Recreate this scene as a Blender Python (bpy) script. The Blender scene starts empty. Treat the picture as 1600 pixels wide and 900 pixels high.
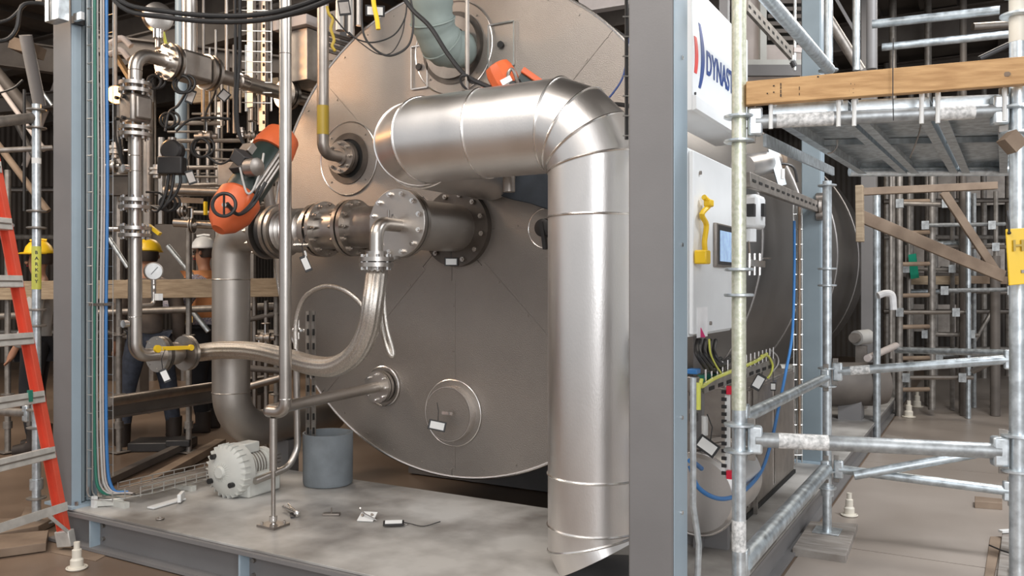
import bpy, math, random
from mathutils import Vector, Matrix, Quaternion
random.seed(7)
V = Vector
C = bpy.context.scene.collection
# ------------------------------------------------------------------ camera
TH = math.atan(740/1290); SN, CS = math.sin(TH), math.cos(TH); EYE = 1.4; FL = 1290.0
cd = bpy.data.cameras.new('camera'); cam = bpy.data.objects.new('camera', cd); C.objects.link(cam)
cam.location = (0, 0, EYE); cam.rotation_euler = (math.pi/2, 0, TH)
cd.sensor_width = 36; cd.lens = 36*FL/1600; cd.clip_start = .05; cd.clip_end = 200
bpy.context.scene.camera = cam
# ------------------------------------------------------------------ world and light
w = bpy.data.worlds.new('world'); bpy.context.scene.world = w; w.use_nodes = True
wn = w.node_tree.nodes; wl = w.node_tree.links
bg = wn['Background']; bg.inputs[0].default_value = (.93, .95, .98, 1); bg.inputs[1].default_value = .62
def area(name, loc, target, size, energy, col, sy=None):
    l = bpy.data.lights.new(name, 'AREA'); l.energy = energy; l.size = size; l.color = col
    if sy: l.shape = 'RECTANGLE'; l.size_y = sy
    o = bpy.data.objects.new(name, l); C.objects.link(o); o.location = loc
    o.rotation_euler = (V(target)-V(loc)).to_track_quat('-Z', 'Y').to_euler(); return o
area('daylight_door', (4.5, -3.5, 3.4), (-.5, 4.5, 1.2), 4.5, 400, (.95, .97, 1.0), 3.0)
area('high_bay_near', (-2.2, 1.0, 4.6), (-2.4, 3.2, .2), 2.6, 150, (1, .92, .84))
area('ceiling_fill_left', (-7.0, 2.0, 4.3), (-6.8, 5, 0), 1.6, 130, (1, .84, .68))  # unseen fill added under the ceiling to warm the left side
area('ceiling_fill_far_left', (-8.5, 8.0, 4.3), (-8.5, 8.5, 0), 1.6, 130, (1, .84, .68))  # fill light without a lamp body, added for the far left
area('ceiling_fill_right', (.2, 8.5, 4.3), (0, 8.5, 0), 1.4, 70, (1, .92, .82))  # unseen fill added over the back right
area('ceiling_fill_aisle', (1.2, 4.6, 4.3), (.6, 5.2, 0), 1.2, 190, (.95, .97, 1))  # unseen cool fill added to brighten the aisle and scaffold
sp = bpy.data.lights.new('warm_flood', 'SPOT'); sp.energy = 75; sp.color = (1, .5, .2); sp.spot_size = 1.0; sp.spot_blend = .8; sp.shadow_soft_size = .12
so = bpy.data.objects.new('warm_flood', sp); C.objects.link(so); so.location = (-5.6, 2.6, 3.4)
so.rotation_euler = (V((-3.1, 4.1, 2.5))-so.location).to_track_quat('-Z', 'Y').to_euler()
vs = bpy.context.scene.view_settings
vs.view_transform = 'Standard'; vs.look = 'None'; vs.gamma = 1; vs.use_curve_mapping = False; vs.exposure = 0.0
# ------------------------------------------------------------------ unprojection (pixel + real plane -> point)
def PD(px, py, d):
    k = (px-800)/FL; return V((d*(-SN+k*CS), d*(CS+k*SN), EYE-(py-450)/FL*d))
def PY(px, py, Y):
    k = (px-800)/FL; return PD(px, py, Y/(CS+k*SN))
def PX(px, py, X):
    k = (px-800)/FL; return PD(px, py, X/(-SN+k*CS))
def PZ(px, py, Z): return PD(px, py, FL*(EYE-Z)/(py-450))
# ------------------------------------------------------------------ materials
def mat(name, col, rough=.5, metal=0.0, var=.15, scale=8, bump=0.0, bscale=60, col2=None, stretch=None, emit=None, spec=None, rv=0.0, coat=0):
    m = bpy.data.materials.new(name); m.use_nodes = True; nt = m.node_tree; b = nt.nodes['Principled BSDF']
    b.inputs['Roughness'].default_value = rough; b.inputs['Metallic'].default_value = metal
    tc = nt.nodes.new('ShaderNodeTexCoord'); mp = nt.nodes.new('ShaderNodeMapping')
    nt.links.new(tc.outputs['Object'], mp.inputs[0])
    if stretch: mp.inputs['Scale'].default_value = stretch
    nz = nt.nodes.new('ShaderNodeTexNoise'); nz.inputs['Scale'].default_value = scale; nz.inputs['Detail'].default_value = 5
    nt.links.new(mp.outputs[0], nz.inputs['Vector'])
    rp = nt.nodes.new('ShaderNodeValToRGB'); c = V(col)
    c2 = V(col2) if col2 else c*(1+var)
    rp.color_ramp.elements[0].position = .35; rp.color_ramp.elements[1].position = .65
    c1 = c if col2 else c*(1-var)
    rp.color_ramp.elements[0].color = (*c1, 1); rp.color_ramp.elements[1].color = (*[min(1, x) for x in c2], 1)
    nt.links.new(nz.outputs['Fac'], rp.inputs[0]); nt.links.new(rp.outputs[0], b.inputs['Base Color'])
    if rv:
        mr = nt.nodes.new('ShaderNodeMapRange'); mr.inputs[3].default_value = max(.03, rough-rv); mr.inputs[4].default_value = rough+rv
        mr.inputs[1].default_value = .3; mr.inputs[2].default_value = .7
        nt.links.new(nz.outputs['Fac'], mr.inputs[0]); nt.links.new(mr.outputs[0], b.inputs['Roughness'])
    if bump:
        n2 = nt.nodes.new('ShaderNodeTexNoise'); n2.inputs['Scale'].default_value = bscale; n2.inputs['Detail'].default_value = 3
        nt.links.new(mp.outputs[0], n2.inputs['Vector'])
        bp = nt.nodes.new('ShaderNodeBump'); bp.inputs['Strength'].default_value = bump; bp.inputs['Distance'].default_value = .004
        nt.links.new(n2.outputs['Fac'], bp.inputs['Height']); nt.links.new(bp.outputs[0], b.inputs['Normal'])
    if emit: b.inputs['Emission Color'].default_value = (*col, 1); b.inputs['Emission Strength'].default_value = emit
    if coat: b.inputs['Coat Weight'].default_value = coat
    return m
def wave_bump(m, scale, strength, ax='Y', dist=.01, wt='BANDS'):
    nt = m.node_tree; b = nt.nodes['Principled BSDF']
    tc = nt.nodes.new('ShaderNodeTexCoord'); wv = nt.nodes.new('ShaderNodeTexWave'); wv.bands_direction = ax; wv.inputs['Scale'].default_value = scale
    nt.links.new(tc.outputs['Object'], wv.inputs['Vector'])
    bp = nt.nodes.new('ShaderNodeBump'); bp.inputs['Strength'].default_value = strength; bp.inputs['Distance'].default_value = dist
    nt.links.new(wv.outputs['Fac'], bp.inputs['Height']); nt.links.new(bp.outputs[0], b.inputs['Normal'])
M = {}
M['stucco'] = mat('stucco_aluminium', (.37, .335, .305), .50, 1, .09, 1.8, .6, 190, rv=.04)
M['clad'] = mat('aluminium_cladding', (.82, .79, .765), .36, 1, .06, 4, .10, 200, stretch=(1, 1, .35), rv=.05)
M['bead'] = mat('cladding_bead', (.86, .83, .80), .25, 1, .03)
M['shell'] = mat('brushed_shell', (.30, .285, .275), .42, 1, .08, 2, .15, 60, stretch=(1, .2, 1))
M['ss'] = mat('stainless_pipe', (.50, .465, .43), .36, 1, .07, 6, .08, 90, rv=.05)
M['ssb'] = mat('bright_stainless', (.80, .78, .76), .2, 1, .04)
M['ssd'] = mat('dull_steel', (.36, .325, .295), .45, 1, .12, 12, .15)
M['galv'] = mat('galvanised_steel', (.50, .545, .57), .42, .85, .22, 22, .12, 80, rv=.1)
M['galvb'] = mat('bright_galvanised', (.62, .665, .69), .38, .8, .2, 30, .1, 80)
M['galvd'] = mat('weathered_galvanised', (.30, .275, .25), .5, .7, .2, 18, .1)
M['yelgalv'] = mat('yellowed_galvanised', (.60, .62, .47), .45, .6, .25, 60, .25, 120, col2=(.78, .78, .66))
M['grey'] = mat('grey_structural_paint', (.19, .182, .18), .5, 0, .05, 4, .08, 150)
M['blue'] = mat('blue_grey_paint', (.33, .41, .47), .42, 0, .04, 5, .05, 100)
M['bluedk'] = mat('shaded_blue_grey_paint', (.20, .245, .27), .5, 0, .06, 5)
M['galvm'] = mat('dull_galvanised', (.36, .375, .38), .5, .7, .25, 25, .15, 80)
M['stk'] = mat('scuffed_sticker', (.42, .42, .41), .5, 0, .1, 70, col2=(.84, .83, .81))
M['dkflange'] = mat('dark_steel_flange', (.13, .112, .098), .42, .8, .15, 12)
M['deck'] = mat('grey_deck_paint', (.19, .175, .16), .40, 0, .14, 2.6, .12, 30, col2=(.50, .485, .46), rv=.1)
M['mesh'] = mat('zinc_wire', (.60, .60, .58), .35, .9, .05)
M['black'] = mat('black_rubber', (.018, .017, .017), .5, 0, .2)
M['blackm'] = mat('black_housing', (.03, .028, .028), .45, 0, .2)
M['dkgreen'] = mat('dark_green_housing', (.014, .026, .022), .42, 0, .2)
M['orange'] = mat('orange_enamel', (.62, .12, .035), .42, 0, .08)
M['ladder'] = mat('orange_red_fibreglass', (.66, .085, .045), .42, 0, .05)
M['alu'] = mat('ladder_aluminium', (.62, .60, .56), .5, .45, .1, 20)
M['teal'] = mat('pale_teal_jacket', (.24, .285, .265), .75, 0, .08, 6, .5, 14)
M['lgrey'] = mat('pale_grey_enamel', (.55, .55, .51), .45, 0, .04)
M['white'] = mat('white_enamel', (.80, .82, .83), .35, 0, .02)
M['wtag'] = mat('white_tag', (.75, .75, .73), .5, 0, .03)
M['cbucket'] = mat('blue_grey_bucket', (.18, .20, .215), .6, 0, .12, 9, .2)
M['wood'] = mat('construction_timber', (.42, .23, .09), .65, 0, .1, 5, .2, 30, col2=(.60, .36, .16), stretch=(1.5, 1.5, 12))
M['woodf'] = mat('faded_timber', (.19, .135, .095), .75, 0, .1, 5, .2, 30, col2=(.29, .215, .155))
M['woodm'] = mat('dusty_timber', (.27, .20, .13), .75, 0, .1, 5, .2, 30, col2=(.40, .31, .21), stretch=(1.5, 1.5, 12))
M['woodg'] = mat('grey_weathered_board', (.22, .19, .165), .8, 0, .1, 7, .4, 30, col2=(.34, .31, .28), stretch=(1, 5, 1))
M['blueC'] = mat('blue_cable', (.04, .17, .42), .4, 0, .05)
M['greenC'] = mat('green_cable', (.02, .16, .11), .4, 0, .05)
M['yelC'] = mat('yellow_green_wire', (.65, .66, .12), .4, 0, .1)
M['greyC'] = mat('grey_cable', (.45, .44, .42), .5, 0, .05)
M['yellow'] = mat('yellow_plastic', (.85, .55, .02), .4, 0, .04)
M['yellow2'] = mat('darker_yellow', (.42, .29, .03), .45, 0, .04)
M['red'] = mat('red_plastic', (.65, .02, .05), .4, 0, .05)
M['navy'] = mat('sign_blue', (.02, .06, .24), .4, 0, .02)
M['sred'] = mat('sign_red', (.75, .06, .05), .4, 0, .02)
M['screen'] = mat('screen_glow', (.35, .5, .72), .3, 0, .25, 30, emit=.5)
M['dark'] = mat('dark_void_paint', (.012, .011, .01), .8, 0, .1)
M['dkslate'] = mat('dark_slate_shade', (.045, .055, .07), .85, 0, .2, 8, .5, 20)  # colour of the shade put in under the duct
M['hose'] = mat('braided_steel', (.66, .62, .57), .36, 1, .18, 160, .5, 260)
M['skin'] = mat('skin', (.36, .18, .11), .55, 0, .05)
M['hair'] = mat('dark_hair', (.03, .02, .015), .7)
M['jeans'] = mat('dark_jeans', (.045, .055, .08), .85, 0, .25, 20)
M['btrouser'] = mat('black_trousers', (.015, .015, .018), .85)
M['shirt'] = mat('beige_grey_shirt', (.40, .385, .37), .85, 0, .1)
M['plaid'] = mat('plaid_cotton', (.10, .12, .22), .85, 0, .1, 90, col2=(.55, .5, .52))
M['brownshirt'] = mat('brown_grey_shirt', (.16, .13, .11), .85, 0, .15)
M['sspipe'] = mat('dull_stainless', (.44, .405, .37), .5, .9, .08, 5, .1, 90)
M['vest'] = mat('orange_vest', (.78, .34, .14), .7, 0, .05)
M['vesty'] = mat('yellow_vest', (.85, .62, .20), .7, 0, .05)
M['boot'] = mat('dark_boot', (.03, .022, .018), .6)
M['ceil'] = mat('ceiling_decking', (.10, .085, .072), .7, 0, .15, 3)
M['steelbr'] = mat('brown_grey_steel', (.13, .112, .098), .55, .1, .15, 5)
M['wallm'] = mat('wall_cladding', (.11, .093, .08), .7, 0, .1, 1.5); wave_bump(M['wallm'], 3.0, .6, 'Y', .03)
M['wallb'] = mat('wall_cladding_back', (.085, .075, .066), .7, 0, .2, 1.2); wave_bump(M['wallb'], 3.0, .6, 'X', .03)
M['floor'] = mat('hall_floor', (.15, .105, .075), .38, 0, .1, .8, .15, 14, col2=(.23, .165, .12), rv=.1)
M['panelf'] = mat('tan_floor_sheet', (.29, .245, .21), .42, 0, .1, 1.0, .1, 20, col2=(.38, .33, .29), rv=.08)
M['pvc'] = mat('white_pvc', (.75, .70, .60), .45, 0, .06)
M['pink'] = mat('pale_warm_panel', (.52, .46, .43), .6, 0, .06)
M['dgreenS'] = mat('green_cloth', (.0, .22, .13), .8)
M['gface'] = mat('gauge_face', (.78, .80, .80), .3)
M['plast'] = mat('clear_white_ribbon', (.85, .85, .86), .4)
M['lamp'] = mat('lamp_lens', (1, .50, .16), .3, 0, 0, emit=4)
M['magenta'] = mat('magenta_graphic', (.70, .02, .18), .5)
# ------------------------------------------------------------------ mesh builder
def frame(t, hint=None):
    t = t.normalized(); h = V(hint) if hint else V((0, 0, 1))
    if abs(t.dot(h)) > .97: h = V((1, 0, 0)) if abs(t.x) < .9 else V((0, 1, 0))
    u = t.cross(h).normalized(); return u, u.cross(t).normalized()*1
def fillet(pts, rad, n=6):
    pts = [V(p) for p in pts]; out = [pts[0]]
    for i in range(1, len(pts)-1):
        a, b, c = pts[i-1], pts[i], pts[i+1]
        r = rad[i-1] if isinstance(rad, (list, tuple)) else rad
        d1 = (a-b); d2 = (c-b); ang = d1.angle(d2)
        if ang > 3.1 or r <= 0: out.append(b); continue
        L = min(r/math.tan(ang/2), d1.length*.49, d2.length*.49); r2 = L*math.tan(ang/2)
        d1.normalize(); d2.normalize(); bis = (d1+d2).normalized(); o = b+bis*(r2/math.sin(ang/2))
        p0 = b+d1*L-o; p1 = b+d2*L-o; tot = p0.angle(p1); ax = p0.cross(p1)
        for k in range(n+1): out.append(o+Quaternion(ax, tot*k/n) @ p0)
    out.append(pts[-1]); return out
def spline(pts, n=8):
    pts = [V(p) for p in pts]; P = [pts[0]*2-pts[1]]+pts+[pts[-1]*2-pts[-2]]; out = []
    for i in range(1, len(P)-2):
        for k in range(n):
            t = k/n; a, b, c, d = P[i-1], P[i], P[i+1], P[i+2]
            out.append(.5*((2*b)+(c-a)*t+(2*a-5*b+4*c-d)*t*t+(3*b-a-3*c+d)*t**3))
    out.append(pts[-1]); return out
def rings_of(pts, r, n, prof=None, closed=False):
    pts = [V(p) for p in pts]; N = len(pts); R = []
    t0 = (pts[1]-pts[0]).normalized(); u, v = frame(t0); prev = t0
    for i in range(N):
        if closed:
            ta = (pts[i]-pts[i-1]).normalized(); tb = (pts[(i+1) % N]-pts[i]).normalized()
        else:
            ta = (pts[i]-pts[i-1]).normalized() if i else t0
            tb = (pts[i+1]-pts[i]).normalized() if i < N-1 else ta
        q = prev.rotation_difference(ta); u = q @ u; v = q @ v; prev = ta
        nn = (ta+tb)
        nn = nn.normalized() if nn.length > 1e-6 else ta
        rr = r[i] if isinstance(r, (list, tuple)) else r
        ring = []
        for k in range(n):
            a = 2*math.pi*k/n; f = prof(a) if prof else 1
            c = (u*math.cos(a)+v*math.sin(a))*rr*f
            dn = max(.3, ta.dot(nn)); ring.append(pts[i]+c-ta*(c.dot(nn)/dn))
        R.append(ring)
    return R
class MB:
    def __init__(s): s.v = []; s.f = []
    def add(s, vs_, fs):
        o = len(s.v); s.v += [V(x) for x in vs_]; s.f += [[i+o for i in f] for f in fs]; return s
    def skin(s, R, cap=True, closed=False):
        n = len(R[0]); vs_ = [p for r in R for p in r]; fs = []
        m = len(R) if closed else len(R)-1
        for i in range(m):
            j = (i+1) % len(R)
            for k in range(n): fs.append([i*n+k, i*n+(k+1) % n, j*n+(k+1) % n, j*n+k])
        if cap and not closed: fs.append(list(range(n))[::-1]); fs.append([(len(R)-1)*n+k for k in range(n)])
        return s.add(vs_, fs)
    def tube(s, pts, r, n=12, prof=None, cap=True, closed=False): return s.skin(rings_of(pts, r, n, prof, closed), cap, closed)
    def cyl(s, a, b, r, n=20, r2=None):
        a, b = V(a), V(b); return s.skin(rings_of([a, b], [r, r if r2 is None else r2], n))
    def lathe(s, o, ax, prof, n=32, cap=True):        # prof: (radius, along)
        o = V(o); ax = V(ax).normalized(); u, v = frame(ax)
        R = [[o+ax*h+(u*math.cos(2*math.pi*k/n)+v*math.sin(2*math.pi*k/n))*r for k in range(n)] for r, h in prof]
        return s.skin(R, cap)
    def hoop(s, o, ax, ri, ro, h, n=40):              # washer
        o = V(o); ax = V(ax).normalized(); u, v = frame(ax)
        R = [[o+ax*hh+(u*math.cos(2*math.pi*k/n)+v*math.sin(2*math.pi*k/n))*r for k in range(n)] for r, hh in ((ri, 0), (ro, 0), (ro, h), (ri, h))]
        return s.skin(R, False, True)
    def torus(s, o, ax, R, r, n=40, m=8):
        o = V(o); ax = V(ax).normalized(); u, v = frame(ax)
        return s.tube([o+(u*math.cos(2*math.pi*k/n)+v*math.sin(2*math.pi*k/n))*R for k in range(n)], r, m, closed=True)
    def box(s, c, d, rot=None):
        c = V(c); hx, hy, hz = d[0]/2, d[1]/2, d[2]/2
        vs_ = [V((x, y, z)) for x in (-hx, hx) for y in (-hy, hy) for z in (-hz, hz)]
        if rot is not None: vs_ = [rot @ p for p in vs_]
        return s.add([c+p for p in vs_], [[0, 1, 3, 2], [4, 6, 7, 5], [0, 4, 5, 1], [2, 3, 7, 6], [0, 2, 6, 4], [1, 5, 7, 3]])
    def bb(s, a, b): a, b = V(a), V(b); return s.box((a+b)/2, [abs(b[i]-a[i]) for i in range(3)])
    def bar(s, a, b, w_, h, up=None):                 # rectangular bar from a to b: w_ sideways, h along up
        a, b = V(a), V(b); t = (b-a).normalized(); u, v = frame(t, up)
        R = [[p+u*x*w_/2+v*y*h/2 for x, y in ((-1, -1), (1, -1), (1, 1), (-1, 1))] for p in (a, b)]
        return s.skin(R)
    def poly(s, pts, dirv):                            # extruded polygon
        pts = [V(p) for p in pts]; dirv = V(dirv); return s.skin([pts, [p+dirv for p in pts]])
    def ibeam(s, a, b, w_, h, t=.012, up=None):
        a, b = V(a), V(b); tt = (b-a).normalized(); u, v = frame(tt, up)
        s.bar(a+v*(h/2-t/2), b+v*(h/2-t/2), w_, t, v); s.bar(a-v*(h/2-t/2), b-v*(h/2-t/2), w_, t, v)
        return s.bar(a, b, t*.8, h-2*t, v)
    def ball(s, c, r, n=16, sc=(1, 1, 1), rot=None):
        c = V(c); R = []
        for i in range(1, n//2):
            th = math.pi*i/(n//2); ring = []
            for k in range(n):
                a = 2*math.pi*k/n; p = V((math.sin(th)*math.cos(a)*r*sc[0], math.sin(th)*math.sin(a)*r*sc[1], math.cos(th)*r*sc[2]))
                ring.append(c+(rot @ p if rot is not None else p))
            R.append(ring)
        return s.skin(R)
    def bolts(s, o, ax, R, cnt, size, h, a0=0.0):
        o = V(o); ax = V(ax).normalized(); u, v = frame(ax)
        for i in range(cnt):
            a = a0+2*math.pi*i/cnt; c = o+(u*math.cos(a)+v*math.sin(a))*R
            s.cyl(c, c+ax*h, size, 6); s.cyl(c+ax*h, c+ax*(h*1.6), size*.5, 8)
        return s
    def build(s, name, m, parent=None, bev=0, label=None, cat=None, group=None, kind=None, ang=.6):
        me = bpy.data.meshes.new(name); base = parent_loc(parent) if parent else V((0, 0, 0))
        org = V((0, 0, 0))
        if parent is None:
            mn = V([min(p[i] for p in s.v) for i in range(3)]); mx = V([max(p[i] for p in s.v) for i in range(3)])
            org = V(((mn.x+mx.x)/2, (mn.y+mx.y)/2, mn.z)); base = org
        me.from_pydata([p-base for p in s.v], [], s.f); me.update()
        me.polygons.foreach_set('use_smooth', [True]*len(me.polygons)); me.set_sharp_from_angle(angle=ang)
        me.materials.append(M[m] if isinstance(m, str) else m)
        o = bpy.data.objects.new(name, me); C.objects.link(o)
        if parent: o.parent = parent
        else: o.location = org
        if bev:
            b = o.modifiers.new('bevel', 'BEVEL'); b.width = bev; b.segments = 2; b.limit_method = 'ANGLE'
        if label: o['label'] = label
        if cat: o['category'] = cat
        if group: o['group'] = group
        if kind: o['kind'] = kind
        return o
def parent_loc(o):
    p = V((0, 0, 0))
    while o: p += o.location; o = o.parent
    return p
def thing(name, label, cat, loc=(0, 0, 0), group=None, kind=None):
    o = bpy.data.objects.new(name, None); C.objects.link(o); o.location = loc; o.empty_display_size = .05
    o['label'] = label; o['category'] = cat
    if group: o['group'] = group
    if kind: o['kind'] = kind
    return o
def struct(mb, name, m, parent=None, bev=0):
    return mb.build(name, m, parent, bev, kind=None if parent else 'structure')
def text(body, org, xd, up, size, m, parent=None, bold=0, ext=.0008, name='lettering', align='LEFT', sx=1.0):
    c = bpy.data.curves.new(name, 'FONT'); c.body = body; c.size = size; c.extrude = ext; c.offset = bold; c.align_x = align
    c.materials.append(M[m]); o = bpy.data.objects.new(name, c); C.objects.link(o)
    x = V(xd).normalized(); y = V(up).normalized(); z = x.cross(y)
    mt = Matrix((x, y, z)).transposed().to_4x4(); mt.translation = V(org)-(parent_loc(parent) if parent else V((0, 0, 0)))
    o.matrix_world = mt
    o.matrix_world = Matrix(); bpy.context.view_layer.update()
    me = bpy.data.meshes.new_from_object(o.evaluated_get(bpy.context.evaluated_depsgraph_get())); bpy.data.objects.remove(o)
    me.name = name; me.transform(Matrix.Diagonal((sx, 1, 1, 1))); o = bpy.data.objects.new(name, me); C.objects.link(o)
    if not me.materials: me.materials.append(M[m])
    if parent: o.parent = parent
    o.matrix_local = mt
    return o
X, Y, Z = V((1, 0, 0)), V((0, 1, 0)), V((0, 0, 1))
def tt(name, label, cat, pts, r, m, group=None, fil=0, n=10, sp_=0, kind=None):
    pts = [V(p) for p in pts]
    if name in ('background_tube', 'scaffold_tube') and len(pts) == 2 and (pts[0]-pts[1]).xy.length < .02:
        if pts[0].z > 2.9+.05*0 and (pts[0]-V((0, 0, EYE))).z/max(.1, pts[0].xy.length) > .30: pts[0].z = 4.85
        if pts[1].z < .55: pts[1].z = .01
    if fil: pts = fillet(pts, fil)
    if sp_: pts = spline(pts, sp_)
    return MB().tube(pts, r, n).build(name, m, label=label, cat=cat, group=group, kind=kind)

# ================================================================== SETTING
f = struct(MB().bb((-16, -3, -.2), (6, 18, 0)), 'floor', 'floor')
n_ = 0
for ix in range(3):
    for iy in range(6):
        x0 = -.85+ix*1.22; y0 = 2.3+iy*2.44
        MB().bb((x0+.004, y0+.004, -.001), (x0+1.216, y0+2.436, .006)).build('floor_sheet', 'panelf', f)
struct(MB().bb((-16.2, -3, 0), (-16, 18, 5)), 'wall_left', 'wallm')
wb = struct(MB().bb((-16, 18, 0), (6, 18.2, 5)), 'wall_back', 'wallb')
cl = struct(MB().bb((-16, 1.6, 4.9), (6, 18, 5.0)), 'ceiling', 'ceil')
for i in range(26):
    MB().bb((-16+i*.85, 1.6, 4.82), (-16+i*.85+.40, 18, 4.9)).build('decking_rib', 'ceil', cl)
for i, y in enumerate((4.2, 6.6, 9.0, 11.4, 13.8, 16.2)):
    MB().ibeam((-16, y, 4.62), (6, y, 4.62), .2, .36, .02).build('ceiling_joist', 'steelbr', cl)

# ================================================================== SKID
sk = thing('equipment_skid', 'low grey steel skid platform carrying the vessel end and the big silver duct', 'platform', (-2.6, 3.3, 0))
dk = MB(); dk.bb((-4.50, 2.70, .188), (-.86, 4.0, .2)); dk.bb((-1.85, 4.0, .188), (-.86, 12.5, .2)); dk.build('deck_plate', 'deck', sk, .002)
fb = MB(); fb.bb((-4.50, 2.68, .168), (-.86, 2.78, .187)); fb.bb((-4.50, 2.68, 0.006), (-.86, 2.78, .022)); fb.bb((-4.50, 2.745, .02), (-.86, 2.757, .17)); fb.build('front_beam', 'grey', sk)
rb = MB(); rb.bb((-.95, 2.78, .168), (-.86, 12.5, .187)); rb.bb((-.95, 2.78, .006), (-.86, 12.5, .022)); rb.bb((-.915, 2.78, .02), (-.903, 12.5, .17)); rb.build('side_beam', 'grey', sk)
bk = MB(); bk.bb((-4.50, 3.93, .006), (-1.85, 3.95, .187)); bk.bb((-4.50, 2.78, .006), (-4.48, 3.95, .187)); bk.bb((-1.85, 4.0, .006), (-1.83, 12.5, .187)); bk.build('rear_beam', 'grey', sk)
for x in (-4.13, -3.0, -1.9, -1.0):
    MB().bb((x-.006, 2.69, .022), (x+.006, 2.745, .168)).build('stiffener', 'blue', sk)
    bt = MB()
    for z in (.06, .13): bt.cyl((x+.04, 2.745, z), (x+.04, 2.732, z), .011, 6)
    bt.build('bolts', 'ssd', sk, kind='stuff')
def column(px0, label, x0, x1, y0, y1, z0, mf, ms, base=True):
    c = thing('steel_column', label, 'column', ((x0+x1)/2, (y0+y1)/2, z0))
    if px0:
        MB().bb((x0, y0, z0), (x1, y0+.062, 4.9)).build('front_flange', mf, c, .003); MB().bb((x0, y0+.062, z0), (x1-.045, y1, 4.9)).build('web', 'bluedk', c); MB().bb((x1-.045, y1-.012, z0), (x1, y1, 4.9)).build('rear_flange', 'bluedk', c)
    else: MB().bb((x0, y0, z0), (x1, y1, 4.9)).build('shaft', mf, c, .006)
    MB().bb((x1, y0+.004, z0), (x1+.004, (y0+.06 if px0 else y1-.004), 4.9)).build('lit_side_face', ms, c, .0015, label='pale blue-grey side face with its lit tone put into the colour')  # paler coat than the front: light falling on this side put into the colour
    if base:
        MB().bb((x0-.05, y0-.02, z0), (x1+.04, y1+.05, z0+.014)).build('base_plate', 'blue', c)
        for dy in (.03, -.03):
            yy = (y0+y1)/2+dy*2; MB().cyl((x1+.025, yy, z0+.014), (x1+.025, yy, z0+.034), .01, 6).build('bolt', 'ssd', c)
    return c
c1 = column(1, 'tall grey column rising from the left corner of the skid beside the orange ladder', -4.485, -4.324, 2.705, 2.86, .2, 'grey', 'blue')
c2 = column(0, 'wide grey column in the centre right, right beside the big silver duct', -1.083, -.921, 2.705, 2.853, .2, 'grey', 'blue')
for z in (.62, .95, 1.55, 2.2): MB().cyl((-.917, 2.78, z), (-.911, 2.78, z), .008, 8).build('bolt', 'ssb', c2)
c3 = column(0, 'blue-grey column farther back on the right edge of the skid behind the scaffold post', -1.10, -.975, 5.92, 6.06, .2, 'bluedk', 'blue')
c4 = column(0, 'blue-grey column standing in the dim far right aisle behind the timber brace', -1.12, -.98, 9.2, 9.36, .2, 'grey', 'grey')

# ================================================================== VESSEL
VC = V((-2.766, 4.1, 1.743)); VR = 1.474
ve = thing('pressure_vessel', 'huge round metal-clad vessel with a flat dull silver end face', 'tank', (VC.x, 7.5, VC.z-VR))
def vface_sector(a0, a1):
    mb = MB(); n = 18; g = .004; mid = (a0+a1)/2
    off = V((math.cos(mid), 0, math.sin(mid)))*g
    pts = [VC+off]+[VC+off+V((math.cos(a0+(a1-a0)*k/n), 0, math.sin(a0+(a1-a0)*k/n)))*(VR-.012) for k in range(n+1)]
    return mb.poly(pts, (0, .02, 0))
for k in range(8):
    a0 = k*math.pi/4; o = vface_sector(a0, a0+math.pi/4)
    o.build('face_panel', 'stucco', ve)
sc = MB()
for k in range(8):
    a = k*math.pi/4; d = V((math.cos(a), 0, math.sin(a))); q = V((-math.sin(a), 0, math.cos(a)))
    MB().bar(VC+d*.30-Y*.001+q*.012, VC+d*(VR-.05)-Y*.001+q*.012, .004, .028, q).build('seam_strip', 'stucco', ve)
    for r_ in (.45, .72, .99, 1.26):
        sc.cyl(VC+d*r_+q*.012-Y*.007, VC+d*r_+q*.012, .007, 8)
for k in range(40):
    a = 2*math.pi*k/40; sc.cyl(VC+V((math.cos(a), 0, math.sin(a)))*(VR-.05)-Y*.005, VC+V((math.cos(a), 0, math.sin(a)))*(VR-.05), .006, 8)
sc.build('screws', 'ssd', ve, kind='stuff')
MB().torus(VC+Y*.004, Y, VR-.004, .010, 120).build('rim', 'bead', ve)
MB().lathe(VC+Y*.02, Y, [(VR-.004, 0), (VR, .02), (VR, 7.0), (VR*.9, 7.35), (VR*.6, 7.6), (.1, 7.7)], 96).build('shell', 'shell', ve)
for y in (5.6, 7.2, 8.8, 10.4): MB().torus((VC.x, y, VC.z), Y, VR+.002, .012, 96).build('bead', 'shell', ve)
for y in (5.0, 9.8): MB().bb((VC.x-1.0, y, .01), (VC.x+.9, y+.18, .75)).build('saddle', 'grey', ve, label='grey saddle support in the dark under the tank')
def port(c, ro, ri, depth=.10, name='port', label=None):
    """flat cover ring with a recessed dark collar, one part with sub-parts"""
    p = MB().hoop(V(c)-Y*.006, Y, ri, ro, .006, 56).build(name, 'stucco', ve, label=label)
    MB().torus(V(c)-Y*.006, Y, ro, .0045, 56, 6).build('bead', 'bead', p)
    MB().lathe(V(c)-Y*.003, Y, [(ri, -.006), (ri-.004, -.006), (ri-.004, 0.0), (.01, 0)], 48, False).build('collar', 'dark', p, label='dark opening')
    MB().hoop(V(c)-Y*.012, Y, ri*.76, ri, .008, 48).build('inner_ring', 'dkflange', p)
    h = MB()
    for k in range(4):
        a = math.pi/4+k*math.pi/2; h.cyl(V(c)+V((math.cos(a), 0, math.sin(a)))*(ro*.86)-Y*.012, V(c)+V((math.cos(a), 0, math.sin(a)))*(ro*.86)-Y*.005, .006, 8)
    h.build('screws', 'ssd', p, kind='stuff'); return p
pc = V((-3.567, 4.1, 2.235)); port(pc, .235, .165, label='round port cover around the small nozzle')
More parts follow.
